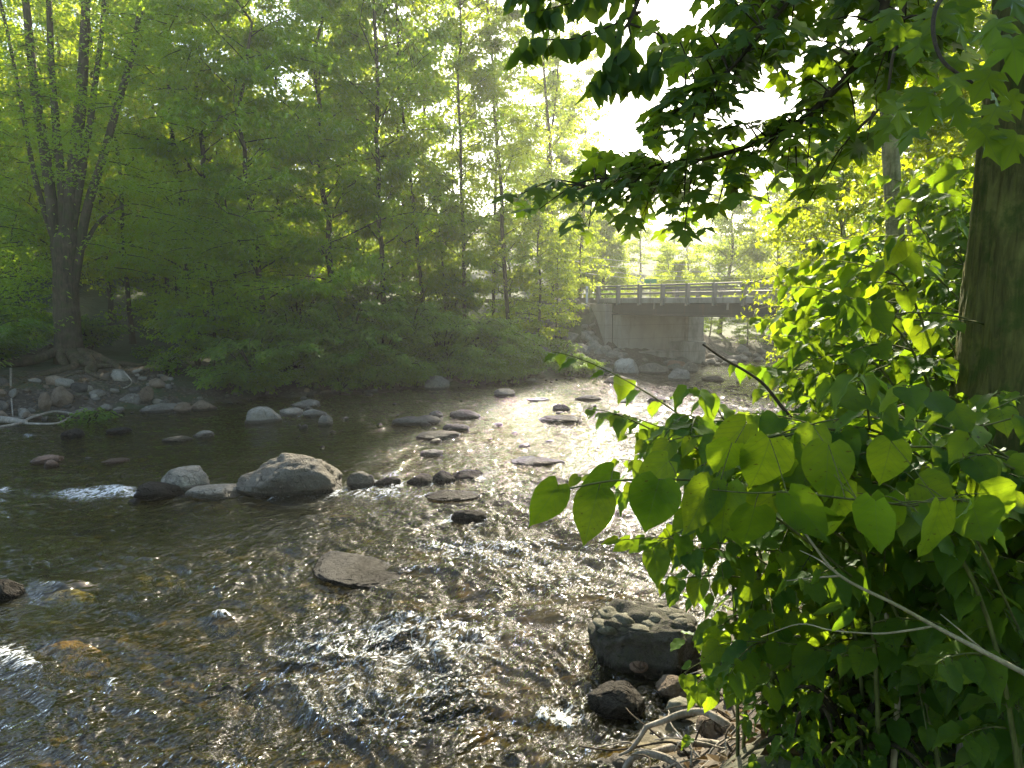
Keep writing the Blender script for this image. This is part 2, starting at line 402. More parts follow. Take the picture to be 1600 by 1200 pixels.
px_rock(612, 688, 646, 665, 'long twin humped grey rock in the glittering water', 'rock_slab', 25, 3, .12, hump=.35)
px_rock(669, 693, 641, 651, 'small dark stone just behind the twin humped rock', 'rock', 26)
px_rock(703, 753, 638, 655, 'smooth whale backed rock upstream in the glitter', 'rock_slab', 27, 3, .12)
px_rock(690, 734, 660, 674, 'rounded mid grey rock downstream of the whale backed one', 'rock_slab', 28, 3, .12)
px_rock(648, 720, 671, 687, 'long flat brownish rock awash below the rounded grey one', 'rock_slab', 29, 4, .15)
px_rock(656, 692, 699, 713, 'small pointed dark stone in the shaded pool', 'rock', 30)
px_rock(838, 908, 645, 661, 'flat topped dark slab in the bright current', 'rock_dark', 31, 6, flat=.5)
px_rock(864, 892, 630, 643, 'small dark stone upstream of the flat topped slab', 'rock_dark', 32)
px_rock(661, 702, 584, 609, 'squarish pale grey boulder at the foot of the shrubs', 'rock_pale', 33, 9)
px_rock(772, 805, 605, 619, 'dark wedge of rock in the stream near the wooded bank', 'rock', 34, 5)
px_rock(793, 884, 712, 728, 'low dark ledge of rock barely above the current', 'rock_dark', 35, 5, flat=.4)
px_rock(486, 628, 862, 917, 'broad flat slab of grained grey rock sloping into the rapids', 'rock_grain', 36, 4, .14, dep=1.2, sub=5, tilt=.12, flat=.35)
px_rock(-26, 38, 901, 938, 'black wet rock cut by the picture edge below the white riffle', 'rock_dark', 37, 5)
px_rock(51, 98, 709, 724, 'flat reddish brown rock in the calm shallows', 'rock_red', 38, 5)
px_rock(70, 91, 717, 730, 'little pinkish stone against the flat reddish rock', 'rock_red', 39)
px_rock(162, 203, 714, 724, 'thin reddish slab just breaking the calm shallows', 'rock_red', 40, 5)
px_rock(302, 335, 671, 684, 'small rounded grey rock in the shallows by the wooded bank', 'rock', 41, 3)
px_rock(255, 300, 680, 690, 'half drowned grey stone with a ripple around it', 'rock', 42, 3)
px_rock(98, 132, 668, 684, 'black drowned stone near the driftwood', 'rock_dark', 43, 4)
px_rock(165, 205, 665, 678, 'dark stone under yellow green reflections', 'rock_dark', 44, 4)
px_rock(704, 760, 793, 817, 'dark wet stone surrounded by small rapids', 'rock_dark', 45, 4)
px_rock(664, 752, 764, 783, 'smooth olive stone with water sheeting over it', 'rock_dark', 46, 3, .1)
px_rock(960, 1000, 556, 585, 'big pale boulder below the abutment footing', 'rock_white', 47, 8)
px_rock(997, 1047, 565, 584, 'long grey boulder against the footing', 'rock_pale', 48, 5)
px_rock(1044, 1079, 575, 595, 'bright sunlit upright boulder standing in the upstream pool', 'rock_white', 49, 7)
px_rock(942, 988, 585, 600, 'low sloping grey rock at the head of the riffle', 'rock', 50, 5)
px_rock(1097, 1132, 585, 596, 'flat brown rock in the pool under the bridge', 'rock_brown', 51, 5)
px_rock(1066, 1090, 566, 582, 'round grey boulder in shade under the bridge', 'rock', 52, 4)
px_rock(1038, 1072, 562, 577, 'tan flat boulder in shade under the bridge', 'rock_red', 53, 6)
px_rock(855, 902, 558, 584, 'large rounded grey boulder on the gravel point', 'rock', 54, 5)
px_rock(977, 992, 603, 611, 'tiny dark stone in the riffle head', 'rock_dark', 55, 5)
px_rock(898, 940, 616, 626, 'thin dark ledge in the bright riffle', 'rock_dark', 56, 5)
px_rock(962, 988, 622, 629, 'small thin dark stone upstream in the riffle', 'rock_dark', 57, 5)
px_rock(823, 858, 620, 627, 'sliver of dark rock in the riffle nearer the point', 'rock_dark', 58, 5)
px_rock(1010, 1040, 620, 630, 'dark rock half behind the knotweed tips', 'rock_dark', 59, 5)
px_rock(917, 1008, 1062, 1121, 'dark angular rock with a ridge, at the water edge below the masonry lump', 'rock_dark', 60, 9, .18, dep=.36, sub=5)
px_rock(1022, 1088, 1054, 1090, 'tan rounded rock beside the dark angular one', 'rock_brown', 61, 5, .14, Z=.06)
px_rock(1088, 1158, 1114, 1158, 'brown rounded rock beneath the bare branches', 'rock_brown', 62, 4, .14, Z=.12)
px_rock(1040, 1085, 1090, 1120, 'small mossy rock between the tan rock and the branches', 'rock_moss', 63, 5, Z=.05)
for (x0, x1, t, b, lab, sd) in [(186, 227, 613, 638, 'pale rounded boulder on the wooded shore', 64), (222, 279, 626, 645, 'flat pale ledge stone at the shore waterline', 65),
                                (273, 300, 624, 645, 'upright grey stone at the shore beside the flat ledge stone', 66), (298, 338, 624, 642, 'dark sloping shore stone beside the green weeds', 67),
                                (100, 124, 596, 621, 'egg shaped brown stone on the eroded bank', 68), (80, 113, 602, 630, 'long leaning stone beside the egg shaped one', 69),
                                (60, 80, 610, 634, 'rough grey lump of stone on the eroded bank', 70), (219, 240, 602, 622, 'squarish tan stone on the eroded bank', 71)]:
    px_rock(x0, x1, t, b, lab, 'rock' if sd in (64, 65) else 'rock_brown', sd, 6, Z=.0 if b > 637 else .3)
# submerged stones that tint the shallows
SUBM = []
for (x0, x1, y0, y1, z, mat, lab, sd) in [(62, 146, 906, 938, -.02, 'rock_olive', 'yellowish stone just under the water surface', 81),
        (30, 170, 975, 1050, -.0, 'rock_ochre', 'orange brown stone under a skin of fast water', 82), (318, 374, 962, 984, .0, 'rock_pale', 'small drowned stone with a white cap of water', 83),
        (640, 760, 1048, 1112, .0, 'rock_dark', 'dark drowned boulder in the lower rapids', 84), (570, 655, 955, 1005, .0, 'rock_dark', 'drowned boulder with water curtains falling off it', 85),
        (470, 520, 1060, 1120, -.06, 'rock_olive', 'olive drowned stone in the lower rapids', 86), (650, 720, 1005, 1050, -.03, 'rock_dark', 'smaller drowned stone between the two drowned boulders', 87),
        (40, 160, 810, 850, -.08, 'rock_olive', 'broad drowned stone in the calm shallows', 88), (470, 500, 930, 948, -.04, 'rock_olive', 'little green yellow stone below the broad flat slab', 89),
        (300, 360, 770, 790, -.05, 'rock_ochre', 'tawny drowned stone in front of the boulders', 90), (150, 290, 870, 900, -.10, 'rock_olive', 'wide olive stone lying on the bed', 91)]:
    xc = (x0 + x1) / 2; p = onz(xc, (y0 + y1) / 2); D = project(p)[2]; w = (x1 - x0) * D / FPX
    o = obj('submerged_rock', rock_mesh('submerged_rock', (w, w * .75, w * .45), sd, 3, .14), M[mat], label=lab, cat='rock')
    o.location = (p[0], p[1], z - w * .2); SUBM.append((p[0], p[1], w / 2, z))

# ------------------------------------------------------------------ river plan
LEFT = np.array([(-90,-6),(-60,2),(-30,10),(-17.5,16.2),(-12.6,18.9),(-9.6,21.8),(-8,23.5),(-5,25.2),(-2.2,26.6),(1.2,28.6),(2.6,30.6),(4.2,31.6),(6.4,33),(9.0,36.2),(13,40),(30,52),(90,90)], float)
RIGHT = np.array([(90,72),(40,40),(16,29.5),(11.8,26.5),(9.2,21.5),(6.4,16),(3.7,10.5),(2.35,7.6),(1.75,6.3),(1.2,5.2),(.65,4.5),(-.6,3.4),(-2.8,2.2),(-9,-1),(-30,-12),(-90,-40)], float)
RIVER = np.vstack([LEFT, RIGHT])
def seg_dist(P, A):
    best = np.full(len(P), 1e9)
    for a, b in zip(A[:-1], A[1:]):
        d = b - a; t = np.clip(((P - a) @ d) / (d @ d), 0, 1)
        best = np.minimum(best, np.hypot(*(P - (a + t[:, None] * d)).T))
    return best
def inside(P, A):
    c = np.zeros(len(P), bool); x, y = P[:,0], P[:,1]
    for a, b in zip(A, np.roll(A, -1, 0)):
        if a[1] == b[1]: continue
        cond = ((a[1] > y) != (b[1] > y)) & (x < (b[0]-a[0]) * (y-a[1]) / (b[1]-a[1]) + a[0])
        c ^= cond
    return c
BR0 = np.array([4.55, 36.0]); BD = np.array([.516, -.857]); BN = np.array([.857, .516])   # bridge: near edge start, along, across
BW = 5.0
def gheight(x, y):
    P = np.stack([np.asarray(x, float).ravel(), np.asarray(y, float).ravel()], -1)
    ins = inside(P, RIVER); dl = seg_dist(P, LEFT); dr = seg_dist(P, RIGHT)
    wob = (fbm(P[:,0] * .9, P[:,1] * .9, None, 3, 3) - .5) * .7
    d = np.minimum(dl, dr); sd = np.where(ins, -d, d) + wob * np.clip(d, 0, .6)
    left = dl < dr
    hl = sstep(.1, 2.4, sd) * .75 + np.clip(sd - 1.2, 0, 60) * .07 + np.clip(sd - 12, 0, 40) * .22
    hr = sstep(.05, 1.7, sd) * 1.25 + np.clip(sd - 1.5, 0, 60) * .03
    land = np.where(left, hl, hr) + (fbm(P[:,0] * 2.2, P[:,1] * 2.2, None, 8, 3) - .5) * .22 * sstep(0, .5, sd)
    # road embankments at both ends of the bridge
    t = (P - BR0) @ BD; n = (P - BR0) @ BN
    off = np.maximum(np.maximum(-n - .3, n - BW - .3), 0)
    along = np.maximum(np.minimum(t + 1.2, 14.5 - t), 0)
    emb = 3.05 - np.hypot(off * .8, along * 1.9)
    land = np.where(sd > 0, np.maximum(land, np.minimum(emb, 3.0)), land)
    bed = -.42 * sstep(0, 2.2, -sd) - .06 + (fbm(P[:,0] * 3.1, P[:,1] * 3.1, None, 5, 3) - .5) * .16
    h = np.where(sd > 0, land, bed * sstep(0, .5, -sd) + 0.0)
    return h.reshape(np.shape(x)), sd.reshape(np.shape(x)), left.reshape(np.shape(x))
def gz(x, y): return float(gheight(np.array([x]), np.array([y]))[0][0])

def polar_grid(nr, nt, r0, r1, a0, a1, cy=0.0):
    r = r0 * (r1 / r0) ** np.linspace(0, 1, nr); a = np.linspace(a0, a1, nt)
    X = r[:, None] * np.sin(a)[None]; Y = r[:, None] * np.cos(a)[None] + cy
    i = np.arange(nr - 1)[:, None] * nt; j = np.arange(nt - 1)[None]
    F = np.stack([i + j, i + nt + j, i + nt + j + 1, i + j + 1], -1).reshape(-1, 4)[:, ::-1]
    return X, Y, F
# ground -------------------------------------------------------------
X, Y, F = polar_grid(420, 620, .4, 160, -math.pi, math.pi, -1.0)
H, SD, LF = gheight(X, Y)
SDG = SD
k = NT('river bank earth and bed')
z = k.n('ShaderNodeSeparateXYZ', {0: k.n('ShaderNodeNewGeometry').outputs['Position']}).outputs[2]
wp = k.wpos()
vo = k.n('ShaderNodeTexVoronoi', {'Vector': k.wpos((1, 1, .3)), 'Scale': 5.5, 'Randomness': 1.0})
vo2 = k.n('ShaderNodeTexVoronoi', {'Vector': k.wpos((1, 1, .3)), 'Scale': 14.0})
bedc = k.ramp(k.n('ShaderNodeSeparateColor', {0: vo.outputs['Color']}).outputs[0], [(0, (.04,.034,.012)), (.35, (.085,.07,.022)), (.6, (.055,.052,.02)), (.8, (.19,.12,.03)), (1, (.12,.11,.055))])
bedc = k.mix(k.ramp(vo.outputs['Distance'], [(.3, (0,0,0)), (.75, (1,1,1))]), bedc, (.04, .03, .012))
bedc = k.mix(k.math('MULTIPLY', k.ramp(k.noise(.8, 4, .6, wp), [(.4, (0,0,0)), (.65, (1,1,1))]), .5), bedc, (.09, .085, .03))
soil = k.mix(k.noise(1.6, 6, .7, wp), (.022, .016, .010), (.07, .052, .033))
soil = k.mix(k.math('MULTIPLY', k.ramp(k.n('ShaderNodeSeparateColor', {0: vo2.outputs['Color']}).outputs[1], [(.55, (0,0,0)), (.9, (1,1,1))]), .6), soil, (.14, .12, .095))
soil = k.mix(k.ramp(k.noise(.5, 4, .6, wp), [(.5, (0,0,0)), (.6, (1,1,1))]), soil, (.04, .055, .015))
c = k.mix(k.ramp(k.math('ADD', k.math('MULTIPLY', z, 4.0), .5), [(.35, (0,0,0)), (.75, (1,1,1))]), bedc, soil)
ga = k.n('ShaderNodeAttribute', attribute_name='inland').outputs['Fac']
gm = k.ramp(k.math('ADD', ga, k.math('MULTIPLY', k.math('SUBTRACT', k.noise(1.2, 5, .7, wp), .5), 1.2)), [(.35, (0,0,0)), (.6, (1,1,1))])
c = k.mix(gm, c, k.mix(k.noise(7, 5, .7, wp), (.018, .03, .008), (.05, .075, .02)))
hh = k.math('SUBTRACT', k.math('MULTIPLY', k.noise(9, 6, .7, wp), .6), k.math('MULTIPLY', vo.outputs['Distance'], .8))
p = k.n('ShaderNodeBsdfPrincipled', {'Base Color': c, 'Roughness': .9, 'Normal': k.bump(hh, .8, .06)})
M['ground'] = k.done(p.outputs[0])
obj('ground', mesh('ground', np.stack([X, Y, H], -1).reshape(-1, 3), F, attr={'inland': sstep(1.5, 7, SDG).ravel()}), M['ground'], kind='structure')

# water -------------------------------------------------------------
def flow_uv(x, y):
    """coordinates along and across the current (bends from bridge towards the lower bank)"""
    a = np.where(y > 12, R(20), R(20) + (12 - np.clip(y, -5, 12)) / 12 * R(38))
    dx, dy = -np.sin(a), -np.cos(a)
    return x * dx + y * dy, x * dy * -1 + y * dx
X, Y, F = polar_grid(640, 760, 2.6, 75, R(-62), R(48))
SDw = gheight(X, Y)[1]
s_, n_ = flow_uv(X, Y)
rr = np.hypot(X, Y)
px, py, _d = project(np.stack([X, Y, np.zeros_like(X)], -1))
turb = .42 + .25 * sstep(30, 20, Y) * 0
turb = turb + .55 * np.exp(-(((X + .6) / 2.2) ** 2 + ((Y - 6.2) / 2.6) ** 2)) + .40 * np.exp(-(((X - 0.0) / 2.4) ** 2 + ((Y - 9.6) / 2.4) ** 2))
turb = turb + .25 * np.exp(-(((X + 3.4) / 1.6) ** 2 + ((Y - 8.2) / .9) ** 2)) + .3 * sstep(14, 24, Y)
turb = turb * (1 - .72 * np.exp(-(((X + 5.6) / 2.2) ** 2 + ((Y - 9.6) / 1.4) ** 2))) * (1 - .55 * np.exp(-(((X + 4.6) / 2.4) ** 2 + ((Y - 6.6) / 1.9) ** 2))) * (1 - .6 * np.exp(-(((X + 8) / 4.0) ** 2 + ((Y - 15.5) / 2.6) ** 2)))
turb = turb * (1 - .8 * sstep(31, 36, Y))
patch = .5 + fbm(X * .55, Y * .55, None, 61, 3)
turb = np.clip(turb * patch, .05, 1)
def ridge(u, v, seed): return 1 - np.abs(2 * fbm(u, v, None, seed, 3) - 1)
wx = (fbm(X * 1.1, Y * 1.1, None, 21, 2) - .5) * 1.2; wy = (fbm(X * 1.1, Y * 1.1, None, 22, 2) - .5) * 1.2
su, nu = s_ + wx, n_ + wy
h = .13 * (ridge(su * 1.5, nu * .95, 31) - .7) * turb + .095 * (ridge(su * 3.6, nu * 2.6, 33) - .7) * turb
fine = sstep(40, 12, rr)
h += .042 * (ridge(su * 8, nu * 5.5, 35) - .7) * (turb * 1.2 + .10) * fine
h += .012 * (fbm(su * 1.4, nu * .5, None, 37, 2) - .5)
foam_glint = np.zeros_like(h)
fx_, fy_ = -np.sin(R(25)), -np.cos(R(25))
for (cx, cy, hw, vis, dp) in ROCKS_IN_WATER:
    if cy > 40: continue
    a = R(20) if cy > 12 else R(20) + (12 - cy) / 12 * R(38)
    dx, dy = -math.sin(a), -math.cos(a)
    al = (X - cx) * dx + (Y - cy) * dy; ac = (X - cx) * -dy + (Y - cy) * dx
    h += .035 * min(1, hw * 1.5) * np.exp(-(((al + dp * 1.15) / (.18 + .3 * hw)) ** 2 + (ac / (hw + .05)) ** 2))
    h -= .03 * min(1, hw * 1.5) * np.exp(-(((al - dp * 1.3) / (.2 + .4 * hw)) ** 2 + (ac / (hw + .05)) ** 2))
    for sg in (-1, 1):
        foam_glint += .38 * np.exp(-(((ac - sg * (hw * .95 + .12 * np.clip(al, 0, 3))) / (.07 + .05 * np.clip(al, 0, 2))) ** 2)) * sstep(-dp, 0, al) * np.exp(-np.clip(al, 0, 9) / (.7 * hw + .25))
for (cx, cy, hw, zz) in SUBM:
    if zz > -.05: 
        h += (.07 + .05 * hw) * np.exp(-(((X - cx) / (hw * .9)) ** 2 + ((Y - cy) / (hw * .75)) ** 2))
def fspot(pxx, pyy, wpx, hpx, amt, rot=0):
    global foam_glint, h
    p = onz(pxx, pyy); D = math.hypot(p[0], p[1])
    u, v = (px - pxx), (py - pyy); c, s = math.cos(rot), math.sin(rot)
    u, v = u * c + v * s, -u * s + v * c
    g = np.exp(-(u / wpx) ** 2 - (v / hpx) ** 2)
    foam_glint += amt * g; h += .03 * g * min(1, 40 / wpx)
for a in [(130, 772, 62, 11, 1.1), (190, 766, 30, 8, .8), (5, 768, 20, 6, 1.0), (10, 1022, 40, 24, .85), (45, 1045, 40, 14, .7), (95, 915, 22, 10, .3),
          (345, 973, 18, 6, .8), (175, 1068, 14, 12, .7), (65, 918, 14, 18, .6), (540, 905, 40, 18, .35), (625, 1000, 160, 40, .22), (660, 1090, 240, 60, .2), (800, 1000, 150, 60, .22), (760, 860, 160, 50, .24), (900, 890, 140, 60, .22), (640, 690, 160, 30, .2),
          (480, 1020, 200, 60, .27), (480, 1140, 300, 70, .25), (610, 745, 30, 12, .6), (740, 745, 40, 12, .35), (560, 770, 100, 12, .42), (420, 778, 60, 6, .6), (600, 800, 140, 30, .22),
          (230, 880, 60, 12, .35), (330, 890, 100, 10, .28), (400, 700, 90, 10, .22), (340, 720, 80, 8, .3), (880, 1125, 40, 14, .55), (45, 683, 16, 5, .8), (150, 684, 16, 4, .6), (720, 860, 90, 20, .15), (440, 930, 60, 30, .2)]:  # real foam, plus some streaks of sun glitter painted in as white
    fspot(*a)
foam_glint = foam_glint * (.75 + .5 * sstep(.3, .7, turb)) + sstep(.03, .06, h) * .12 * turb
keep = SDw < .9
W_V = np.stack([X, Y, h], -1).reshape(-1, 3)
kf = keep.ravel()[F].any(1)
used = np.unique(F[kf]); remap = np.full(len(W_V), -1, np.int64); remap[used] = np.arange(len(used))
k = NT('river water')
fa = k.n('ShaderNodeAttribute', attribute_name='foam_glint').outputs['Fac']
ta = k.n('ShaderNodeAttribute', attribute_name='turb').outputs['Fac']
rot = k.n('ShaderNodeVectorRotate', {'Vector': k.wpos(), 'Angle': R(32)}, rotation_type='Z_AXIS').outputs[0]
st = k.n('ShaderNodeMapping', {'Vector': rot, 'Scale': (1.1, .46, 1)}).outputs[0]
b1 = k.noise(7, 2.5, .6, st, .9); b2 = k.noise(26, 1.0, .5, st, .8); b3 = k.noise(2.2, 2, .5, st, .4)
bh = k.math('ADD', k.math('ADD', k.math('MULTIPLY', b1, 1.0), k.math('MULTIPLY', b2, .34)), k.math('MULTIPLY', b3, 1.2))
bs = k.math('ADD', k.math('MULTIPLY', ta, .9), .26, True)
nor = k.n('ShaderNodeBump', {'Height': bh, 'Strength': bs, 'Distance': .075}).outputs[0]
fr = k.n('ShaderNodeFresnel', {'IOR': 1.38, 'Normal': nor}).outputs[0]
tr = k.n('ShaderNodeBsdfTransparent', {'Color': (.66, .61, .36, 1)}).outputs[0]
mur = k.n('ShaderNodeBsdfDiffuse', {'Color': (.022, .024, .011, 1), 'Normal': nor}).outputs[0]
body = k.n('ShaderNodeMixShader', {0: .2, 1: tr, 2: mur}).outputs[0]
gl = k.n('ShaderNodeBsdfGlossy', {'Roughness': .03, 'Normal': nor, 'Color': (1, 1, 1, 1)}).outputs[0]
w = k.n('ShaderNodeMixShader', {0: fr, 1: body, 2: gl}).outputs[0]
fn = k.noise(16, 6, .75, st, 1.0); fn2 = k.noise(38, 4, .7, st, .8)
ff = k.math('ADD', fa, k.math('MULTIPLY', k.math('SUBTRACT', k.math('ADD', k.math('MULTIPLY', fn, .65), k.math('MULTIPLY', fn2, .35)), .5), 2.3))
fv = k.math('ABSOLUTE', k.math('SUBTRACT', k.noise(6, 5, .65, st, 1.5), .5))
fil = k.ramp(fv, [(.0, (1,1,1)), (.07, (0,0,0))])
ff = k.math('ADD', ff, k.math('MULTIPLY', k.math('SUBTRACT', fil, .45), k.math('MULTIPLY', fa, .9)))
fm = k.ramp(ff, [(.56, (0,0,0)), (1.0, (1,1,1))])
fd = k.n('ShaderNodeBsdfDiffuse', {'Color': (.72, .76, .78, 1), 'Normal': nor}).outputs[0]
M['water'] = k.done(k.n('ShaderNodeMixShader', {0: k.math('MULTIPLY', fm, .85), 1: w, 2: fd}).outputs[0])
obj('river', mesh('river', W_V[used], remap[F[kf]], attr={'foam_glint': foam_glint.ravel()[used], 'turb': turb.ravel()[used]}), M['water'], kind='structure')

# ------------------------------------------------------------------ small bank stones
small = [rock_mesh('stone', (1, rd.uniform(.65, .95), rd.uniform(.45, .75)), 200 + i, 6, .2, 3) for i, rd in enumerate([random.Random(i) for i in range(8)])]
smats = ['rock', 'rock_pale', 'rock_brown', 'rock', 'rock', 'rock_slab', 'rock_brown', 'rock_pale']
PEB = {'rock': ((.155,.14,.115), (.27,.25,.21), (.20,.17,.13)), 'rock_pale': ((.195,.18,.15), (.32,.295,.25), (.23,.195,.145)), 'rock_brown': ((.14,.105,.07), (.24,.19,.14), (.18,.13,.09)), 'rock_slab': ((.075,.07,.06), (.13,.12,.105), (.10,.09,.075)), 'rock_dark': ((.034,.030,.025), (.07,.064,.056), (.045,.04,.03))}
for nm, cs_ in PEB.items(): M['small_' + nm] = rock_mat('small ' + nm.replace('_', ' '), *cs_, lichen=.2, bd=.014)
M['riprap'] = rock_mat('quarried stone', *PEB['rock_pale'], lichen=.2, bd=.035)
for me, mt in zip(small, smats): me.materials.append(M['small_' + mt])
def stone(x, y, s, label, group, z=None, name='shore_stone'):
    o = obj(name, random.choice(small), label=label, cat='stone', group=group)
    o.location = (x, y, (gz(x, y) if z is None else z) + s * .08); o.rotation_euler = (random.uniform(-.4, .4), random.uniform(-.4, .4), random.uniform(0, 6.3))
    o.scale = (s, s * random.uniform(.8, 1.1), s * random.uniform(.7, 1.1))
    return o
def along(A, q):
    L = np.hypot(*np.diff(A, axis=0).T); c = np.concatenate([[0], np.cumsum(L)])
    i = int(np.clip(np.searchsorted(c, q) - 1, 0, len(L) - 1)); d = (A[i+1] - A[i]) / L[i]
    return A[i] + d * (q - c[i]), np.array([-d[1], d[0]])
LS = LEFT[3:14]
LT = float(np.hypot(*np.diff(LS, axis=0).T).sum())
rd = random.Random(3)
for i in range(120):
    q = rd.uniform(0, LT); p, nn = along(LS, q); off = rd.gauss(.25, .55)
    x, y = p + nn * off
    s = rd.choice([.12, .16, .2, .26, .34, .45]) * (1 if off > -.3 else .8)
    stone(x, y, s, 'grey stone among the rubble lining the wooded shore', 'stones along the wooded shore')
for i in range(80):   # heap under the roots of the big tree
    p, nn = along(LS, rd.uniform(0, 10.5)); p = p + nn * rd.uniform(-.2, 2.4)
    stone(p[0], p[1], rd.choice([.2, .28, .36, .46, .55]), 'rounded stone in the heap below the exposed tree roots', 'stones below the exposed roots', name='heap_stone')
for i in range(46):   # gravel point by the bridge
    p = onz(rd.uniform(790, 985), rd.uniform(572, 596), .05)
    stone(p[0], p[1], rd.choice([.12, .2, .3, .45]), 'pale stone on the sunlit gravel point before the bridge', 'stones on the gravel point', name='gravel_stone')
for i in range(34):   # scattered in the riffle
    p = onz(rd.uniform(420, 1000), rd.uniform(600, 700), 0)
    stone(p[0], p[1], rd.choice([.14, .2, .28]), 'small dark stone breaking the surface of the riffle', 'small stones in the riffle', z=-.03, name='riffle_stone')
for i in range(30):   # shaded mid river
    p = onz(rd.uniform(120, 800), rd.uniform(690, 860), 0)
    stone(p[0], p[1], rd.choice([.1, .14, .18]), 'little stone awash in the shaded middle water', 'little stones awash', z=-.055, name='riffle_stone')
for i in range(40):   # near bank
    p, nn = along(RIGHT[7:11], rd.uniform(0, 3.6)); x, y = p + nn * rd.uniform(-.25, .35)
    stone(x, y, rd.choice([.07, .1, .14, .2]), 'stone half buried in the dark near bank', 'stones in the near bank', name='bank_stone')
rip = [rock_mesh('riprap', (1, .75, .55), 300 + i, 11, .12, 3) for i in range(5)]
for me in rip: me.materials.append(M['riprap'])
for i in range(150):   # angular stone pitching beside the abutment
    t = rd.uniform(-4.5, 3.2); n = rd.uniform(-4.6, -.25)
    x, y = BR0 + BD * t + BN * n
    if gheight(np.array([x]), np.array([y]))[1][0] < .1: continue
    o = obj('riprap_stone', rd.choice(rip), label='angular grey block of the stone pitching beside the abutment', cat='stone', group='riprap beside the abutment')
    s = rd.uniform(.35, .95); o.scale = (s, s, s); o.location = (x, y, gz(x, y) + .06 * s)
    o.rotation_euler = (rd.uniform(-.6, .6), rd.uniform(-.6, .6), rd.uniform(0, 6))
for i in range(40):   # far side of the river under and beyond the bridge
    p, nn = along(np.array([(5.5,32.2),(6.4,33),(9.0,36.2),(13,40),(18,44)], float), rd.uniform(0, 16))
    x, y = p + nn * rd.gauss(.5, .6)
    o = obj('riprap_stone', rd.choice(rip), label='pale block lying at the river edge under the bridge', cat='stone', group='blocks under the bridge')
    s = rd.uniform(.4, 1.1); o.scale = (s, s, s); o.location = (x, y, max(gz(x, y), -.05) + .1)
    o.rotation_euler = (rd.uniform(-.5, .5), rd.uniform(-.5, .5), rd.uniform(0, 6))
for i in range(30):
    p, nn = along(RIGHT[1:4], rd.uniform(14, 29)); x, y = p + nn * rd.gauss(.4, .7)
    o = obj('riprap_stone', rd.choice(rip), label='grey block on the bank across from the abutment', cat='stone', group='blocks across from the abutment')
    s = rd.uniform(.5, 1.1); o.scale = (s, s, s); o.location = (x, y, max(gz(x, y), -.05) + .1)
    o.rotation_euler = (rd.uniform(-.5, .5), rd.uniform(-.5, .5), rd.uniform(0, 6))

rs = np.random.RandomState(41); lb = MB()
q = np.array([along(LS, v)[0] + along(LS, v)[1] * o for v, o in zip(rs.uniform(0, 12, 2600), rs.uniform(.3, 3.6, 2600))])
q2 = np.stack([rs.uniform(.8, 3.2, 900), rs.uniform(2.6, 7.0, 900)], -1); q = np.vstack([q, q2])
hq, sq, _l = gheight(q[:, 0], q[:, 1]); ok = sq > .25; q, hq = q[ok], hq[ok]; n = len(q); aa = rs.uniform(0, 6.3, n)
leaves(lb, np.stack([q[:, 0], q[:, 1], hq + .015], -1), np.stack([np.cos(aa), np.sin(aa), rs.normal(size=n) * .2], -1), np.stack([rs.normal(size=n) * .3, rs.normal(size=n) * .3, np.ones(n)], -1), rs.uniform(.05, .11, n), rs.uniform(.04, .07, n), T_DIA)
M['litter'] = leaf_mat('dead leaf', (.10,.065,.03), (.20,.14,.07), (.10,.06,.02), (.16,.10,.03), gloss=.02)
obj('leaf_litter', lb.mesh('leaf_litter', False), M['litter'], kind='stuff')
# ------------------------------------------------------------------ bridge
def conc(name, a, b, stain=.5):
    k = NT(name); co = k.wpos()
    n = k.noise(3, 6, .65, co); s = k.noise(2.2, 5, .7, k.wpos((1, 1, .4)))
    c = k.mix(n, a, b); c = k.mix(k.math('MULTIPLY', k.ramp(s, [(.45, (0,0,0)), (.62, (1,1,1))]), stain), c, tuple(x * .4 for x in a))
    dr = k.noise(3.0, 4, .65, k.wpos((1, 1, .10)))
    c = k.mix(k.math('MULTIPLY', k.ramp(dr, [(.60, (0,0,0)), (.68, (1,1,1))]), .45), c, (.10, .07, .04))
    zl = k.math('FRACT', k.math('MULTIPLY', k.n('ShaderNodeSeparateXYZ', {0: k.n('ShaderNodeNewGeometry').outputs['Position']}).outputs[2], 1.55))
    c = k.mix(k.math('MULTIPLY', k.math('LESS_THAN', zl, .03), .5), c, tuple(x * .4 for x in a))
    p = k.n('ShaderNodeBsdfPrincipled', {'Base Color': c, 'Roughness': .88, 'Normal': k.bump(k.noise(30, 5, .7, co), .3, .02)})
    return k.done(p.outputs[0])
M['conc'] = conc('weathered concrete', (.24,.22,.18), (.36,.34,.30))
M['conc_dark'] = conc('stained abutment concrete', (.28,.25,.20), (.40,.36,.30), .25)
M['girder'] = conc('dark weathering steel', (.028,.032,.034), (.045,.05,.05), .2)
k = NT('galvanised rail'); c = k.mix(k.noise(8, 4, .6, k.wpos()), (.15,.14,.125), (.23,.22,.20))
M['galv'] = k.done(k.n('ShaderNodeBsdfPrincipled', {'Base Color': c, 'Roughness': .5, 'Metallic': .1, 'Normal': k.bump(k.noise(40, 2), .1, .005)}).outputs[0])
k = NT('road'); M['road'] = k.done(k.n('ShaderNodeBsdfPrincipled', {'Base Color': k.mix(k.noise(14, 5, .7, k.wpos()), (.10,.095,.085), (.20,.185,.16)), 'Roughness': .9}).outputs[0])
def bbox(mb, t0, t1, n0, n1, z0, z1):
    A = np.array([[BD[0], BN[0], 0], [BD[1], BN[1], 0], [0, 0, 1.0]])
    return mb.box((t0, n0, z0), (t1, n1, z1), (A, np.array([BR0[0], BR0[1], 0])))
bridge = empty('road_bridge', (*BR0, 0), label='low steel girder road bridge with open post and rail parapet over the river', cat='bridge')
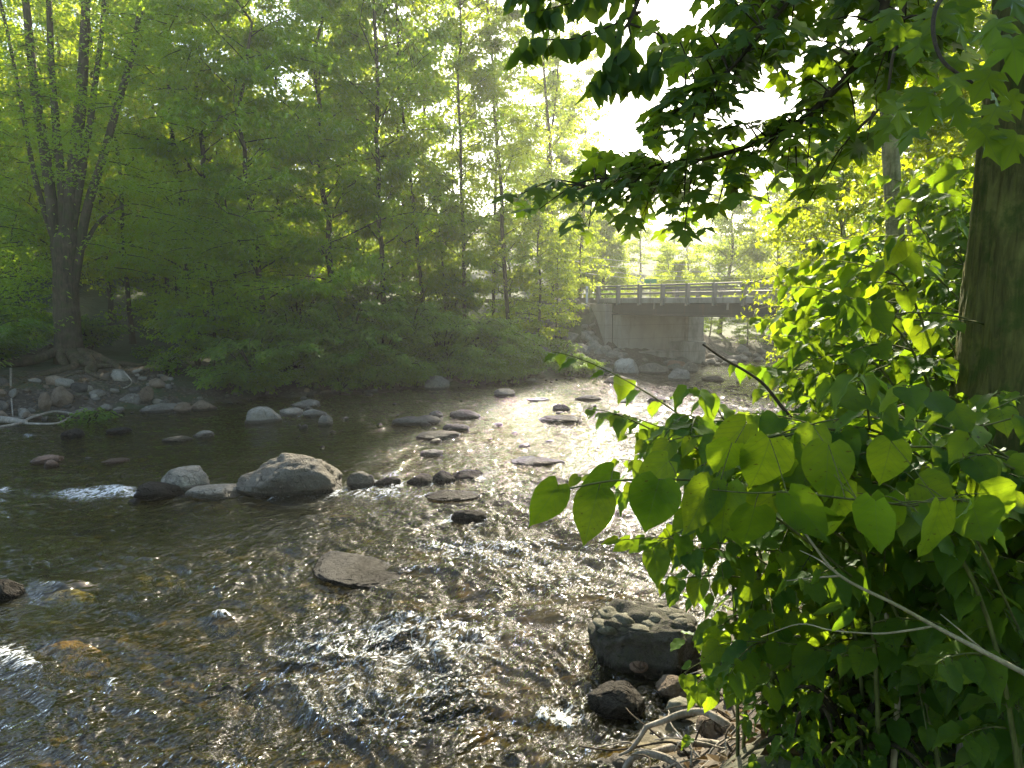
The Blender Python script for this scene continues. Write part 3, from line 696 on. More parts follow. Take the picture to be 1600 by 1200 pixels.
def bpart(name, mb, mat, parent=None, bev=.02, **k):
    o = obj(name, mb.mesh(name, False), M[mat], parent or None, **k)
    if parent is None or parent is bridge:
        o.parent = bridge; o.matrix_parent_inverse = Matrix.Translation((-BR0[0], -BR0[1], 0))
    if bev:
        b = o.modifiers.new('edge', 'BEVEL'); b.width = bev; b.segments = 2
    return o
m = MB(); bbox(m, -1.0, 15, 0, BW, 2.98, 3.22); bpart('deck', m, 'conc')
for n0 in (.12, BW - .45):
    m = MB(); bbox(m, .1, 14.6, n0 + .1, n0 + .16, 2.5, 2.975); bbox(m, .1, 14.6, n0, n0 + .28, 2.43, 2.475); bbox(m, .1, 14.6, n0, n0 + .28, 2.94, 2.976)
    bpart('girder', m, 'girder', bev=.005)
for n0 in (1.6, 2.9):
    m = MB(); bbox(m, .1, 14.6, n0, n0 + .26, 2.45, 2.975); bpart('girder', m, 'girder', bev=.005)
m = MB(); bbox(m, -.1, .5, .35, BW + .4, -.4, 2.42); a_ = bpart('abutment', m, 'conc_dark', bev=.03)
m = MB(); bbox(m, .48, .78, BW - .6, BW + .45, .1, 2.4); bpart('pilaster', m, 'conc', bev=.03)
m = MB(); bbox(m, .5, 1.25, .9, BW - .5, -.5, .72); bbox(m, .5, 1.5, BW - 1.6, BW - .1, -.5, 1.12); bpart('footing', m, 'conc', bev=.05)
for t in (3.2, 7.4, 11.6):
    m = MB(); bbox(m, t, t + .07, -.05, .02, 2.72, 3.0); bpart('drain_pipe', m, 'galv', bev=.01)
for n0 in (.2, 1.6, 2.9, 4.5):
    m = MB(); bbox(m, .12, .46, n0, n0 + .3, 2.42, 2.452); bpart('bearing', m, 'girder', bev=0)
m = MB(); bbox(m, -4.2, -.08, -.12, .32, .2, 2.95); bpart('wing_wall', m, 'conc_dark', bev=.03)
for n0, zt in ((-.10, 3.80), (BW - .06, 3.80)):
    for i in range(10):
        t = -.75 + 1.5 * i
        m = MB(); bbox(m, t - .06, t + .06, n0 - .02, n0 + .02, 2.88, zt); bbox(m, t - .055, t - .04, n0 - .02, n0 + .17, 2.9, zt - .01); bbox(m, t + .04, t + .055, n0 - .02, n0 + .17, 2.9, zt - .01)
        bpart('rail_post', m, 'galv', bev=.004)
    for z0, z1 in ((3.36, 3.46), (3.58, 3.68), (3.73, 3.80)):
        m = MB(); bbox(m, -1.2, 14.9, n0 + .172, n0 + .26, z0, z1); bpart('rail', m, 'galv', bev=.015)
m = MB(); bbox(m, -32, 46, .2, BW - .2, 3.0, 3.225)
obj('road', m.mesh('road', False), M['road'], kind='structure')
# marker post at the end of the parapet, street sign, wires
p = BR0 + BD * -1.7
mk = empty('marker_post', (*p, gz(*p)), label='slim white marker post at the end of the bridge parapet', cat='marker post')
k = NT('white paint'); M['white'] = k.done(k.n('ShaderNodeBsdfPrincipled', {'Base Color': (.75,.75,.72,1), 'Roughness': .5}).outputs[0])
m = MB(); m.box((-.05,-.02,0), (.05,.02,.85 + 2.95 - gz(*p))); o = obj('post', m.mesh('post', False), M['white'], mk)
m = MB(); m.box((-.035,-.03,.55 + 2.95 - gz(*p)), (.035,-.021,.72 + 2.95 - gz(*p))); obj('reflector', m.mesh('reflector', False), M['galv'], mk)
pS = at(1016, 452, 43.0)
sg = empty('street_sign', (pS[0], pS[1], 3.0), rz=.1, label='small green street name sign on a post beyond the bridge', cat='street sign')
k = NT('sign green'); M['sgreen'] = k.done(k.n('ShaderNodeBsdfPrincipled', {'Base Color': (.01,.22,.09,1), 'Roughness': .4}).outputs[0])
m = MB(); m.tube([(0,0,-.2),(0,0,1.15)], .03, 8); obj('post', m.mesh('post'), M['galv'], sg)
m = MB(); m.box((-.36,-.012,1.1), (.36,.012,1.32)); o = obj('sign_plate', m.mesh('sign_plate', False), M['sgreen'], sg); o.modifiers.new('edge', 'BEVEL').width = .005
k = NT('wire'); M['wire'] = k.done(k.n('ShaderNodeBsdfPrincipled', {'Base Color': (.25,.25,.25,1), 'Roughness': .4}).outputs[0])
for i, (ya, yb) in enumerate([(378, 400), (388, 411), (398, 418), (406, 424)]):
    a, b = at(760, ya - 8, 41.5), at(1150, yb + 14, 46)
    q = [a + (b - a) * t + np.array([0, 0, -.5 * math.sin(math.pi * t)]) for t in np.linspace(0, 1, 14)]
    m = MB(); m.tube(q, .012, 5)
    obj('overhead_cable', m.mesh('overhead_cable'), M['wire'], label=['topmost overhead cable strung above the bridge approach', 'second cable from the top of the four above the bridge approach', 'third cable down of the four above the bridge approach', 'lowest overhead cable strung above the bridge approach'][i], cat='cable', group='overhead cables')

# ------------------------------------------------------------------ trees
def tree_meshes(name, seed, H, r0, cb, cr, nl, ls, mats, droop=.3, top=.45, tmpl=T_DIA, lean=(0, 0), nb=40, wob=.35, flatness=.4, up=(25, 60)):
    rs = np.random.RandomState(seed)
    tb = MB()
    zz = np.linspace(0, H, 16)
    P = np.stack([lean[0] * zz / H + wob * (fbm(zz * .35, zz * 0 + seed, None, seed, 3) - .5) * 2.4 * zz / H * 1.6, lean[1] * zz / H + wob * (fbm(zz * .35, zz * 0 + seed + 7, None, seed, 3) - .5) * 2.4 * zz / H * 1.6, zz], -1)
    rad = r0 * (1 - zz / H) ** .8 + .012; rad[0] *= 1.35
    tb.tube(np.vstack([P[0] - [0, 0, .4], P]), np.concatenate([[rad[0] * 1.3], rad]), 9, .1, seed)
    A, E, AZ = [], [], []
    for i in range(nb):
        u = (i + rs.rand()) / nb; z = cb + (H * .97 - cb) * u
        b = np.array([np.interp(z, zz, P[:, j]) for j in range(3)])
        az = i * 2.39996 + rs.uniform(-.6, .6)
        prof = (.62 + .38 * math.sin(math.pi * min(1, u * 1.1))) * (1 - (u ** 2.2) * (1 - top))
        L = cr * prof * rs.uniform(.5, 1.15)
        el = R(rs.uniform(*up)) + u * .35
        d = np.array([math.cos(az), math.sin(az), 0]); t = np.linspace(0, 1, 8)[:, None]
        path = b + d * L * math.cos(el * .7) * t ** .9 + np.array([0, 0, 1]) * (L * math.sin(el) * t * .8 - L * droop * t ** 2.4)
        path += np.cumsum(rs.normal(size=(8, 3)) * .035 * L, 0) * t
        br = max(.012, r0 * .24 * (1 - u * .6))
        tb.tube(path, br * (1 - .85 * t[:, 0]) + .006, 5)
        for k in range(8):
            q = rs.uniform(.2, 1.0) * 7; i0 = int(min(q, 6)); a = path[i0] + (path[i0 + 1] - path[i0]) * (q - i0)
            az2 = az + rs.choice([-1, 1]) * rs.uniform(.3, 1.4); l2 = L * rs.uniform(.2, .5) * (1.15 - .5 * q / 7)
            e = a + np.array([math.cos(az2), math.sin(az2), rs.uniform(-.35, .6)]) * l2
            if k < 4: tb.tube([a, (a + e) / 2 + [0, 0, .06 * l2], e], [.012, .008, .004], 4)
            A.append(a); E.append(e); AZ.append(az2)
    A, E, AZ = map(np.array, (A, E, AZ)); wt = rs.lognormal(0, 1.1, len(A)); cnt = np.maximum(1, (wt / wt.sum() * nl)).astype(int)
    idx = np.repeat(np.arange(len(A)), cnt); lb = MB(); n = len(idx)
    s = rs.rand(n) ** .8 * 1.2
    sp = .10 + .20 * np.linalg.norm(E - A, axis=1)[idx]
    C = A[idx] + (E - A)[idx] * s[:, None] + rs.normal(size=(n, 3)) * np.stack([sp, sp, sp * flatness], -1)
    az = AZ[idx] + rs.normal(size=n) * 1.0
    D = np.stack([np.cos(az), np.sin(az), -rs.uniform(.2, 1.7, n)], -1)
    N = np.stack([rs.normal(size=n) * .6, rs.normal(size=n) * .6, np.ones(n)], -1)
    S = ls * rs.uniform(.6, 1.3, n)
    leaves(lb, C, D, N, S, S * rs.uniform(.65, 1.05, n), tmpl)
    tm = tb.mesh(name + '_trunk'); cm = lb.mesh(name + '_crown', False)
    tm.materials.append(M[mats[0]]); cm.materials.append(M[mats[1]])
    return tm, cm
rt2 = random.Random(99)
def plant_tree(name, me, x, y, sc, rz, label, cat='tree', group=None, z=None, parts=('trunk', 'crown')):
    t = empty(name, (x, y, gz(x, y) if z is None else z), rz, label=label, cat=cat, group=group); t.scale = (sc, sc, sc * rt2.uniform(.9, 1.1)); t.rotation_euler = (rt2.gauss(0, .045), rt2.gauss(0, .045), rz)
    obj(parts[0], me[0], None, t); obj(parts[1], me[1], None, t)
    return t
TV = {
 'a': tree_meshes('wide', 1, 16, .13, 1.4, 5.2, 22000, .21, ('bark', 'leaf_wood'), tmpl=T_TRI, flatness=.38, up=(15, 50), wob=.6),
 'b': tree_meshes('mid', 2, 17, .10, 1.8, 4.6, 19500, .205, ('bark_dark', 'leaf_wood'), tmpl=T_TRI, lean=(1.3, .4), flatness=.4, up=(15, 55), wob=.7),
 'c': tree_meshes('tall', 3, 20, .11, 2.0, 4.2, 17000, .195, ('bark_dark', 'leaf_wood'), tmpl=T_TRI, droop=.2),
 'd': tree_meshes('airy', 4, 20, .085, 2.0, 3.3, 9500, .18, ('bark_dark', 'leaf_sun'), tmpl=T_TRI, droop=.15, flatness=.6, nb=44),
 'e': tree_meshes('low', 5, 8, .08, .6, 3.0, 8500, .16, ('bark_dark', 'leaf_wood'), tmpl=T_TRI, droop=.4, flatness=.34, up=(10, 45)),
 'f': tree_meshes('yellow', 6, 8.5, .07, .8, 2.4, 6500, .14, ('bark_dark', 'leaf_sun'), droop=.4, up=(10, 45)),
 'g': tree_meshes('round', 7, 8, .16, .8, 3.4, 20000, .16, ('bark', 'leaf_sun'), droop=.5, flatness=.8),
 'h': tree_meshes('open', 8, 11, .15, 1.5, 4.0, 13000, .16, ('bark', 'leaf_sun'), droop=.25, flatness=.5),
}
rt = random.Random(11)
# the row along the wooded shore, each its own
front = [('a', 325, 28.5, 1.0, 'broad dense maple overhanging the shore beside the multi stemmed tree'), ('b', 415, 26.5, .95, 'leaning dense tree above the cracked pale boulder'),
         ('a', 520, 29, 1.0, 'broad full crowned tree behind the middle of the shore thicket'), ('c', 600, 30, .95, 'tall narrow tree behind the twin humped rock'),
         ('d', 668, 31.5, .95, 'tall leafy tree above the squarish shore boulder'), ('d', 727, 32, .95, 'thin stemmed airy tree with pale sunlit leaves'),
         ('d', 797, 33.5, 1.05, 'tallest slender tree near the open sky, sparse yellow leaves'), ('f', 842, 33.2, .85, 'low bright yellow green sapling over the gravel point'),
         ('f', 868, 34.8, .6, 'small sunlit sapling beside the stone pitching'), ('e', 335, 25.0, .7, 'low drooping bushy tree upstream of the multi stemmed tree'),
         ('e', 370, 25.8, .8, 'low layered tree arching over the shore rocks'), ('d', 868, 41, 1.05, 'airy tall tree whose crown leans into the gap of open sky'), ('d', 835, 45, 1.1, 'sparse tall tree against the white sky'), ('c', 866, 52, .95, 'tall thin tree rising from the road approach into the open sky'), ('d', 928, 62, .9, 'farthest tall thin tree before the open sky'), ('d', 770, 38, 1.0, 'slender sunlit tree behind the tallest one'), ('f', 905, 40, .75, 'sunlit young tree beyond the stone pitching'),
         ('d', 560, 36, 1.05, 'airy tree with backlit leaves seen through the shore trees'), ('d', 660, 38, 1.1, 'second airy backlit tree deep in the wood')]
for v, pxx, yy, sc, lab in front:
    p = at(pxx, 473, yy); plant_tree('shore_tree', TV[v], p[0], p[1], sc, rt.uniform(0, 6.3), lab)
pts = []
tries = 0
while len(pts) < 40 and tries < 4000:
    tries += 1
    yy = rt.uniform(23, 62); pxx = rt.uniform(-160, 860 if yy < 34 else 700); p = at(pxx, 473, yy)[:2]
    h_, sd_, lf_ = gheight(np.array([p[0]]), np.array([p[1]]))
    if sd_[0] < 6 or not lf_[0] or yy < 29 and pxx < 240: continue
    if any(np.hypot(*(p - q)) < 2.7 for q in pts): continue
    if abs(float((p - BR0) @ BN) - BW / 2) < 4.0: continue
    pts.append(p)
    plant_tree('woodland_tree', TV[rt.choice('ddf' if pxx < 320 else 'bcda' if yy < 34 else 'ddhf')], p[0], p[1], rt.uniform(.85, 1.15), rt.uniform(0, 6.3), 'leafy tree deep in the wood behind the shore trees', group='trees deep in the wood')
for i in range(11):   # airy sunlit trees filling behind the old tree
    pxx, yy = -60 + i * 44 + rt.uniform(-15, 15), rt.uniform(30, 43); p = at(pxx, 473, yy)
    plant_tree('woodland_tree', TV['dhd'[i % 3]], p[0], p[1], rt.uniform(.95, 1.2), rt.uniform(0, 6.3), 'leafy tree deep in the wood behind the shore trees', group='trees deep in the wood')
pts = []; tries = 0
while len(pts) < 38 and tries < 3000:
    tries += 1
    p = at(rt.uniform(-160, 840), 473, rt.uniform(25, 58))[:2]
    h_, sd_, lf_ = gheight(np.array([p[0]]), np.array([p[1]]))
    if sd_[0] < 4.5 or not lf_[0] or abs(float((p - BR0) @ BN) - BW / 2) < 4.0 or any(np.hypot(*(p - q)) < 2.4 for q in pts): continue
    pts.append(p)
    plant_tree('understory_tree', TV[rt.choice('eef')], p[0], p[1], rt.uniform(.6, 1.0), rt.uniform(0, 6.3), 'low bushy tree filling the wood between the taller trunks', group='low bushy trees in the wood')
# beyond the bridge
for v, pxx, yy, sc, lab in [('g', 948, 50, .80, 'rounded dense tree with a bright top above the bridge approach'), ('g', 905, 56, .9, 'dark rounded tree behind the overhead cables'),
        ('h', 1125, 47, .82, 'open branched tree standing behind the bridge parapet'), ('f', 1040, 52, .7, 'small pale tree beside the street sign'), ('h', 1215, 46, .9, 'second open branched tree behind the bridge'),
        ('f', 1075, 60, .9, 'pale hazy tree far up the valley'), ('f', 1000, 72, 1.0, 'farthest pale tree at the gap of sky'), ('e', 1170, 42, .5, 'leafy bush on the bank under the bridge'), ('e', 1110, 45, .42, 'low bush seen below the bridge girder')]:
    p = at(pxx, 473, yy); plant_tree('valley_tree', TV[v], p[0], p[1], sc, rt.uniform(0, 6.3), lab)
for i, (pxx, yy, v, sc) in enumerate([(1290, 40, 'h', .9), (1370, 44, 'd', .8), (1440, 36, 'h', .9), (1520, 40, 'c', .75), (1600, 34, 'h', 1), (1180, 66, 'h', .8), (1260, 62, 'd', .75), (1330, 58, 'h', .9), (860, 66, 'c', .7), (920, 78, 'c', .6), (1050, 84, 'c', .55), (1120, 78, 'c', .6), (820, 70, 'a', .8)]):
    p = at(pxx, 473, yy); plant_tree('valley_tree', TV[v], p[0], p[1], sc, rt.uniform(0, 6.3), 'tree in the hazy wood beyond the bridge', group='trees beyond the bridge')
for i in range(22):
    pxx, yy = rt.uniform(850, 1420), rt.uniform(45, 70); p = at(pxx, 473, yy)
    if abs(float((p[:2] - BR0) @ BN) - BW / 2) < 5.0: continue
    plant_tree('valley_bush', TV[rt.choice('eg')], p[0], p[1], rt.uniform(.35, .6), rt.uniform(0, 6.3), 'low leafy bush in the hazy growth beyond the bridge', 'bush', 'bushes beyond the bridge')
# right bank, sunlit
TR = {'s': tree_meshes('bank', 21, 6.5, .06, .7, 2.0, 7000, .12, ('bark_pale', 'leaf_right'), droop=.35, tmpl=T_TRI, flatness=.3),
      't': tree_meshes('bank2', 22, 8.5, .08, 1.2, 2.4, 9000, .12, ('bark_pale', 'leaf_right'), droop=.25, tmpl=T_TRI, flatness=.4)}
for i, (pxx, yy, v, sc, lab) in enumerate([(1330, 12.5, 's', .85, 'young sunlit maple behind the knotweed, nearest the bridge'), (1460, 9.5, 's', .8, 'young backlit maple between the slender trunk and the thick trunk'),
        (1420, 16, 't', 1.0, 'taller yellow green tree behind the slender trunk'), (1560, 13, 't', 1.0, 'yellow green tree hidden half behind the thick trunk'), (1290, 19, 's', 1.0, 'small leafy tree at the far end of the near bank'),
        (1500, 21, 't', 1.15, 'tall sunlit tree deep on the near bank'), (1660, 9, 's', 1.0, 'leafy sapling beyond the thick trunk'), (1370, 24, 't', 1.1, 'sunlit tree on the near bank towards the bridge'), (1620, 18, 't', 1.2, 'tall yellow green tree at the rim of the near bank')]):
    p = at(pxx, 473, yy); plant_tree('bank_tree', TR[v], p[0], p[1], sc, rt.uniform(0, 6.3), lab)

for i, (x, y, v, sc) in enumerate([(2.8, -3.0, 'a', .62), (-2.2, -4.2, 'b', .62), (6.0, -.8, 'a', .62), (.4, -8.5, 'a', .8)]):  # unseen trees added behind the camera to block sky light
    plant_tree('unseen_shade_tree', TV[v], x, y, sc, rt.uniform(0, 6.3), 'unseen tree added behind the viewpoint to dim the near leaves', group='unseen trees added for shade')
# big multi stemmed tree on the left bank ------------------------------------
bt_p = onz(108, 572, .95); BY = bt_p[1]
bt = empty('multi_stemmed_tree', (bt_p[0], bt_p[1], .95), label='big old multi stemmed tree with exposed roots on the eroded bank', cat='tree')
loc = np.array([bt_p[0], bt_p[1], .95])
def L_(px_, py_, dy=0): return at(px_, py_, BY + dy) - loc
m = MB()
m.tube(poly([L_(112, 600), L_(108, 570), L_(104, 500), L_(103, 430), L_(106, 370)], 22), np.interp(np.linspace(0, 1, 22), [0, .2, .45, .8, 1], [.85, .5, .39, .36, .38]), 20, .16, 3)
for pts_, r_ in [([L_(98, 475), L_(84, 345), L_(70, 240), L_(52, 120), L_(40, 0), L_(20, -160)], .27), ([L_(106, 400), L_(112, 300), L_(124, 180), L_(132, 60), L_(140, -140)], .33),
                 ([L_(112, 470), L_(134, 335), L_(160, 250), L_(182, 170), L_(205, 90), L_(222, 0), L_(245, -140)], .21), ([L_(100, 440), L_(97, 300), L_(88, 200), L_(80, 100), L_(76, 0), L_(60, -150)], .2),
                 ([L_(128, 390), L_(152, 350), L_(176, 330), L_(200, 320)], .1), ([L_(112, 370), L_(138, 210), L_(150, 120), L_(160, 40), L_(168, -100)], .16), ([L_(92, 400), L_(58, 290), L_(40, 200), L_(22, 100), L_(0, 0)], .13)]:
    q = poly(pts_, 26); m.tube(q, r_ * .72 * np.linspace(1, .45, 26), 12, .12, int(r_ * 100))
obj('trunk', m.mesh('trunk'), M['bark'], bt)
rd = random.Random(5)
for k_ in range(13):
    a = rd.uniform(-2.9, .25); l = rd.uniform(1.3, 3.4); m = MB()
    pr = []
    for s in np.linspace(0, 1, 9):
        x = math.cos(a + .3 * math.sin(s * 4 + k_)) * (.45 + l * s); y = math.sin(a + .3 * math.sin(s * 4 + k_)) * (.45 + l * s)
        pr.append((x, y, max(gz(loc[0] + x, loc[1] + y), 0.02) - .95 + .10 * (1 - s) + .35 * (1 - s) ** 4))
    m.tube(pr, np.linspace(.17, .03, 9), 7, .2, k_); obj('root', m.mesh('root'), M['bark'], bt)
rs = np.random.RandomState(9); lb = MB(); tw = MB()
cc = []
for k_ in range(150):
    px_, py_ = rs.uniform(-120, 300), rs.uniform(-160, 470)
    if 35 < px_ < 190 and py_ > 240 and rs.rand() < .93: continue
    c = L_(px_, py_, rs.uniform(-3.2, 1.5)); cc.append(c)
cc += [L_(rs.uniform(-40, 270), rs.uniform(-80, 300), rs.uniform(-3.0, -.8)) for _ in range(62)] + [L_(rs.uniform(190, 420), rs.uniform(280, 480), rs.uniform(-2.5, 1)) for _ in range(38)] + [L_(rs.uniform(-60, 60), rs.uniform(380, 540), rs.uniform(-2.5, 1)) for _ in range(22)]
for c in cc:
    n = 95; az = rs.uniform(0, 6.3)
    tw.tube([c + [-.5 * math.cos(az), -.5 * math.sin(az), .05], c, c + [.55 * math.cos(az), .55 * math.sin(az), -.15]], [.014, .01, .004], 4)
    P = c + rs.normal(size=(n, 3)) * [.5, .5, .14] + np.stack([rs.normal(size=n) * .25 * math.cos(az), rs.normal(size=n) * .25 * math.sin(az), np.zeros(n)], -1)
    aa = rs.uniform(0, 6.3, n)
    S = rs.uniform(.09, .17, n)
    leaves(lb, P, np.stack([np.cos(aa), np.sin(aa), -rs.uniform(0, .9, n)], -1), np.stack([rs.normal(size=n) * .4, rs.normal(size=n) * .4, np.ones(n)], -1), S, S * .8, T_TRI)
nlf = sum(len(f) for f in lb.F); n0 = lb.n
for V_ in tw.V: pass
cm = MB(); cm.V = lb.V + tw.V; cm.F = lb.F + [f + n0 for f in tw.F]; cm.n = lb.n + tw.n
me = cm.mesh('crown', False); me.materials.append(M['leaf_wood']); me.materials.append(M['bark_dark'])
vi = np.zeros(len(me.loops), np.int32); me.loops.foreach_get('vertex_index', vi); ls_ = np.zeros(len(me.polygons), np.int32); me.polygons.foreach_get('loop_start', ls_)
me.polygons.foreach_set('material_index', (vi[ls_] >= n0).astype(np.int32))
obj('crown', me, None, bt)

# shrubs along the wooded shore ------------------------------------------------
def shrub_meshes(name, seed, H, Rr, nl, ls, mat, nst=16, T=T_DIA, wr=(.5, .7)):
    rs = np.random.RandomState(seed); tb = MB(); lb = MB()
    for i in range(nst):
        az = i * 2.4 + rs.rand(); l = Rr * rs.uniform(.35, 1.0); hh = H * rs.uniform(.55, 1.05) * (1 - .35 * (l / Rr) ** 2)
        d = np.array([math.cos(az), math.sin(az), 0])
        pa = bez([0, 0, -.1], d * l * .2 + [0, 0, hh * .6], d * l * .7 + [0, 0, hh * 1.05], d * l * 1.15 + [0, 0, hh * .72], 9)
        tb.tube(pa, np.linspace(.03, .006, 9), 5)
        n = nl // nst
        for side in range(5):
            q = rs.uniform(.3, 1); a = pa[int(q * 8)]; az2 = az + rs.uniform(-1.2, 1.2); l2 = rs.uniform(.4, .9) * Rr * .5
            e = a + np.array([math.cos(az2), math.sin(az2), rs.uniform(-.45, .1)]) * l2
            m_ = n // 5; s = rs.rand(m_)[:, None]
            P = a + (e - a) * s + rs.normal(size=(m_, 3)) * [.10, .10, .05]
            aa = az2 + rs.choice([-1, 1], m_) * rs.uniform(.4, 1.1, m_)
            S = ls * rs.uniform(.7, 1.25, m_)
            leaves(lb, P, np.stack([np.cos(aa), np.sin(aa), -rs.uniform(.1, .8, m_)], -1), np.stack([rs.normal(size=m_) * .35, rs.normal(size=m_) * .35, np.ones(m_)], -1), S, S * rs.uniform(*wr, m_), T)
    a, b = tb.mesh(name + '_stems'), lb.mesh(name + '_leaves', False); a.materials.append(M['bark_dark']); b.materials.append(M[mat])
    return a, b
SV = [shrub_meshes('shrub', 31, 2.6, 1.9, 4200, .17, 'leaf_shrub'), shrub_meshes('shrub', 32, 3.1, 1.7, 4200, .16, 'leaf_shrub'), shrub_meshes('shrub', 33, 1.6, 1.3, 2400, .15, 'leaf_shrub'), shrub_meshes('herb', 34, .6, .5, 420, .12, 'leaf_herb', 9), shrub_meshes('herb', 35, .5, .45, 150, .085, 'leaf_knot', 8, T_OV2, (.6, .85))]
for pxx, yy, v, sc, lab in [(355, 23.7, 2, 1.0, 'low shrub nearest the cracked pale boulder'), (400, 24.1, 0, 1.0, 'dark drooping shrub overhanging the shore by the sloping slab'), (455, 25.5, 1, 1.0, 'tall shrub with narrow drooping leaves'),
                    (500, 25.9, 0, .95, 'spreading shrub behind the round dark stone'), (545, 26.7, 1, 1.05, 'tall dense shrub at the middle of the thicket'), (590, 26.9, 0, 1.0, 'spreading shrub at the middle of the thicket, touching the water'),
                    (640, 27.9, 1, 1.0, 'tall shrub behind the squarish shore boulder'), (690, 28.3, 0, .95, 'rounded shrub just upstream of the squarish boulder'), (735, 29.1, 0, .9, 'broad shrub below the airy tree'), (780, 29.7, 2, 1.2, 'smaller shrub below the tallest slender tree'),
                    (812, 30.9, 2, .8, 'last shrub of the thicket before the gravel point'), (305, 24.9, 1, .9, 'shaded shrub in the hollow behind the shore stones'), (-5, 23.4, 2, .9, 'dark shrub beside the multi stemmed tree trunk'), (-60, 21.0, 0, .9, 'dark shrub at the rim of the eroded bank'),
                    (858, 33.9, 2, .55, 'sunlit bush at the foot of the stone pitching'), (470, 29, 1, 1.25, 'tall shrub in the second row of the thicket'), (570, 29.6, 1, 1.3, 'taller second row shrub behind the thicket middle'), (700, 32.5, 1, 1.2, 'second row shrub below the tall leafy trees')]:
    p = at(pxx, 473, yy); plant_tree('shore_shrub', SV[v], p[0], p[1], sc, rt.uniform(0, 6.3), lab, 'shrub', parts=('stems', 'foliage'))
for i in range(120):
    p, nn = along(LS, rt.uniform(0, LT)); x, y = p + nn * rt.choice([rt.uniform(.7, 2.2), rt.uniform(1.2, 9)])
    if y > 28.2 and x > 1 or x < -8.6 and y < 26: continue
    plant_tree('woodland_herb', SV[3] if i % 3 else SV[2], x, y, rt.uniform(.7, 1.5), rt.uniform(0, 6.3), 'leafy undergrowth plant on the shaded wood floor', 'plant', 'undergrowth plants on the wood floor', parts=('stems', 'foliage'))
for i in range(26):
    p, nn = along(LS, rt.uniform(11.5, LT * .80)); x, y = p + nn * rt.uniform(.15, 1.0)
    plant_tree('waterline_shrub', SV[2], x, y, rt.uniform(.55, .95), rt.uniform(0, 6.3), 'low leafy shrub hanging over the waterline of the wooded shore', 'shrub', 'low shrubs along the waterline', parts=('stems', 'foliage'))
for pxx, pyy, lab in [(140, 645, 'green weed clump hanging by the water below the roots'), (265, 612, 'bright green weed clump on the shore stones'), (905, 580, 'yellow green grass tuft at the tip of the gravel point'), (945, 562, 'grass tuft in front of the abutment'), (70, 560, 'green weed patch at the foot of the multi stemmed tree'), (880, 575, 'grass tuft beside the large rounded boulder')]:
    p = onz(pxx, pyy, .2); plant_tree('weed_clump', SV[3], p[0], p[1], 1.2, rt.uniform(0, 6), lab, 'plant', parts=('stems', 'foliage'))

# driftwood on the left bank
for pts_, r_, lab in [([(-60,676),(20,664),(50,652),(84,643),(112,646),(128,652)], .04, 'bent grey driftwood branch reaching into the calm shallows'), ([(40,662),(84,662),(104,655),(118,645)], .03, 'short forked driftwood stick under the bent branch'),
                      ([(17,575),(17,610),(20,650)], .03, 'pale upright broken stem on the eroded bank'), ([(-60,655),(0,655),(40,660)], .12, 'thick grey log lying at the edge of the shallows'), ([(176,612),(205,600),(194,580)], .025, 'thin bent stick among the shore stones')]:
    q = poly([onz(a, b, .12) if a != 17 and b > 600 else at(a, b, 20.5) for a, b in pts_], 16); m = MB(); m.tube(q, r_ * np.linspace(1, .5, 16), 7, .15, 4)
    obj('driftwood_branch', m.mesh('driftwood_branch'), M['drift'], label=lab, cat='driftwood')

# ------------------------------------------------------------------ near bank: masonry lump
mp = onz(1010, 1060, 0); mc = mp + np.array([.05, .38, 0])
ms = empty('masonry_block', (mc[0], mc[1], 0), rz=-.12, label='broken block of old mossy masonry topped with cobbles at the water edge', cat='masonry')
V, F = ICO[5]
Vb = np.sign(V) * np.abs(V) ** .6
Vb /= np.abs(Vb).max(0)
Vb *= [.44, .34, .34]
Vb += nrm(V) * ((fbm(V[:,0]*3+3, V[:,1]*3, V[:,2]*3, 71, 5) - .5) * .24)[:, None]
Vb[:,2] += .06
obj('mortar_mass', mesh('mortar_mass', Vb, F), M['rock_block'], ms)
rs = random.Random(8)
cob = [rock_mesh('cobble', (1, .8, .6), 400 + i, 5, .16, 3) for i in range(4)]
for me in cob: me.materials.append(M['rock_moss'])
for i in range(22):
    if i < 22: x, y, z = rs.uniform(-.36, .40), rs.uniform(-.24, .28), .36 + rs.uniform(-.05, .03)
    else: x, y, z = rs.uniform(-.40, .40), -.36 + rs.uniform(-.02, .03), rs.uniform(.02, .34)
    s = rs.uniform(.14, .27)
    o = obj('cobble', rs.choice(cob), None, ms); o.location = (x, y, z); o.scale = (s, s * .9, s * (.5 if i < 15 else .75)); o.rotation_euler = (rs.uniform(-.3,.3), rs.uniform(-.3,.3), rs.uniform(0, 6))
    o.data = o.data.copy() if False else o.data
o = obj('stone', rock_mesh('stone', (.15, .1, .1), 77, 4, .12, 3), M['rock_red'], None, label='small tan stone stuck on the front of the masonry block', cat='stone')
o.location = (mc[0] - .12, mc[1] - .42, .12)

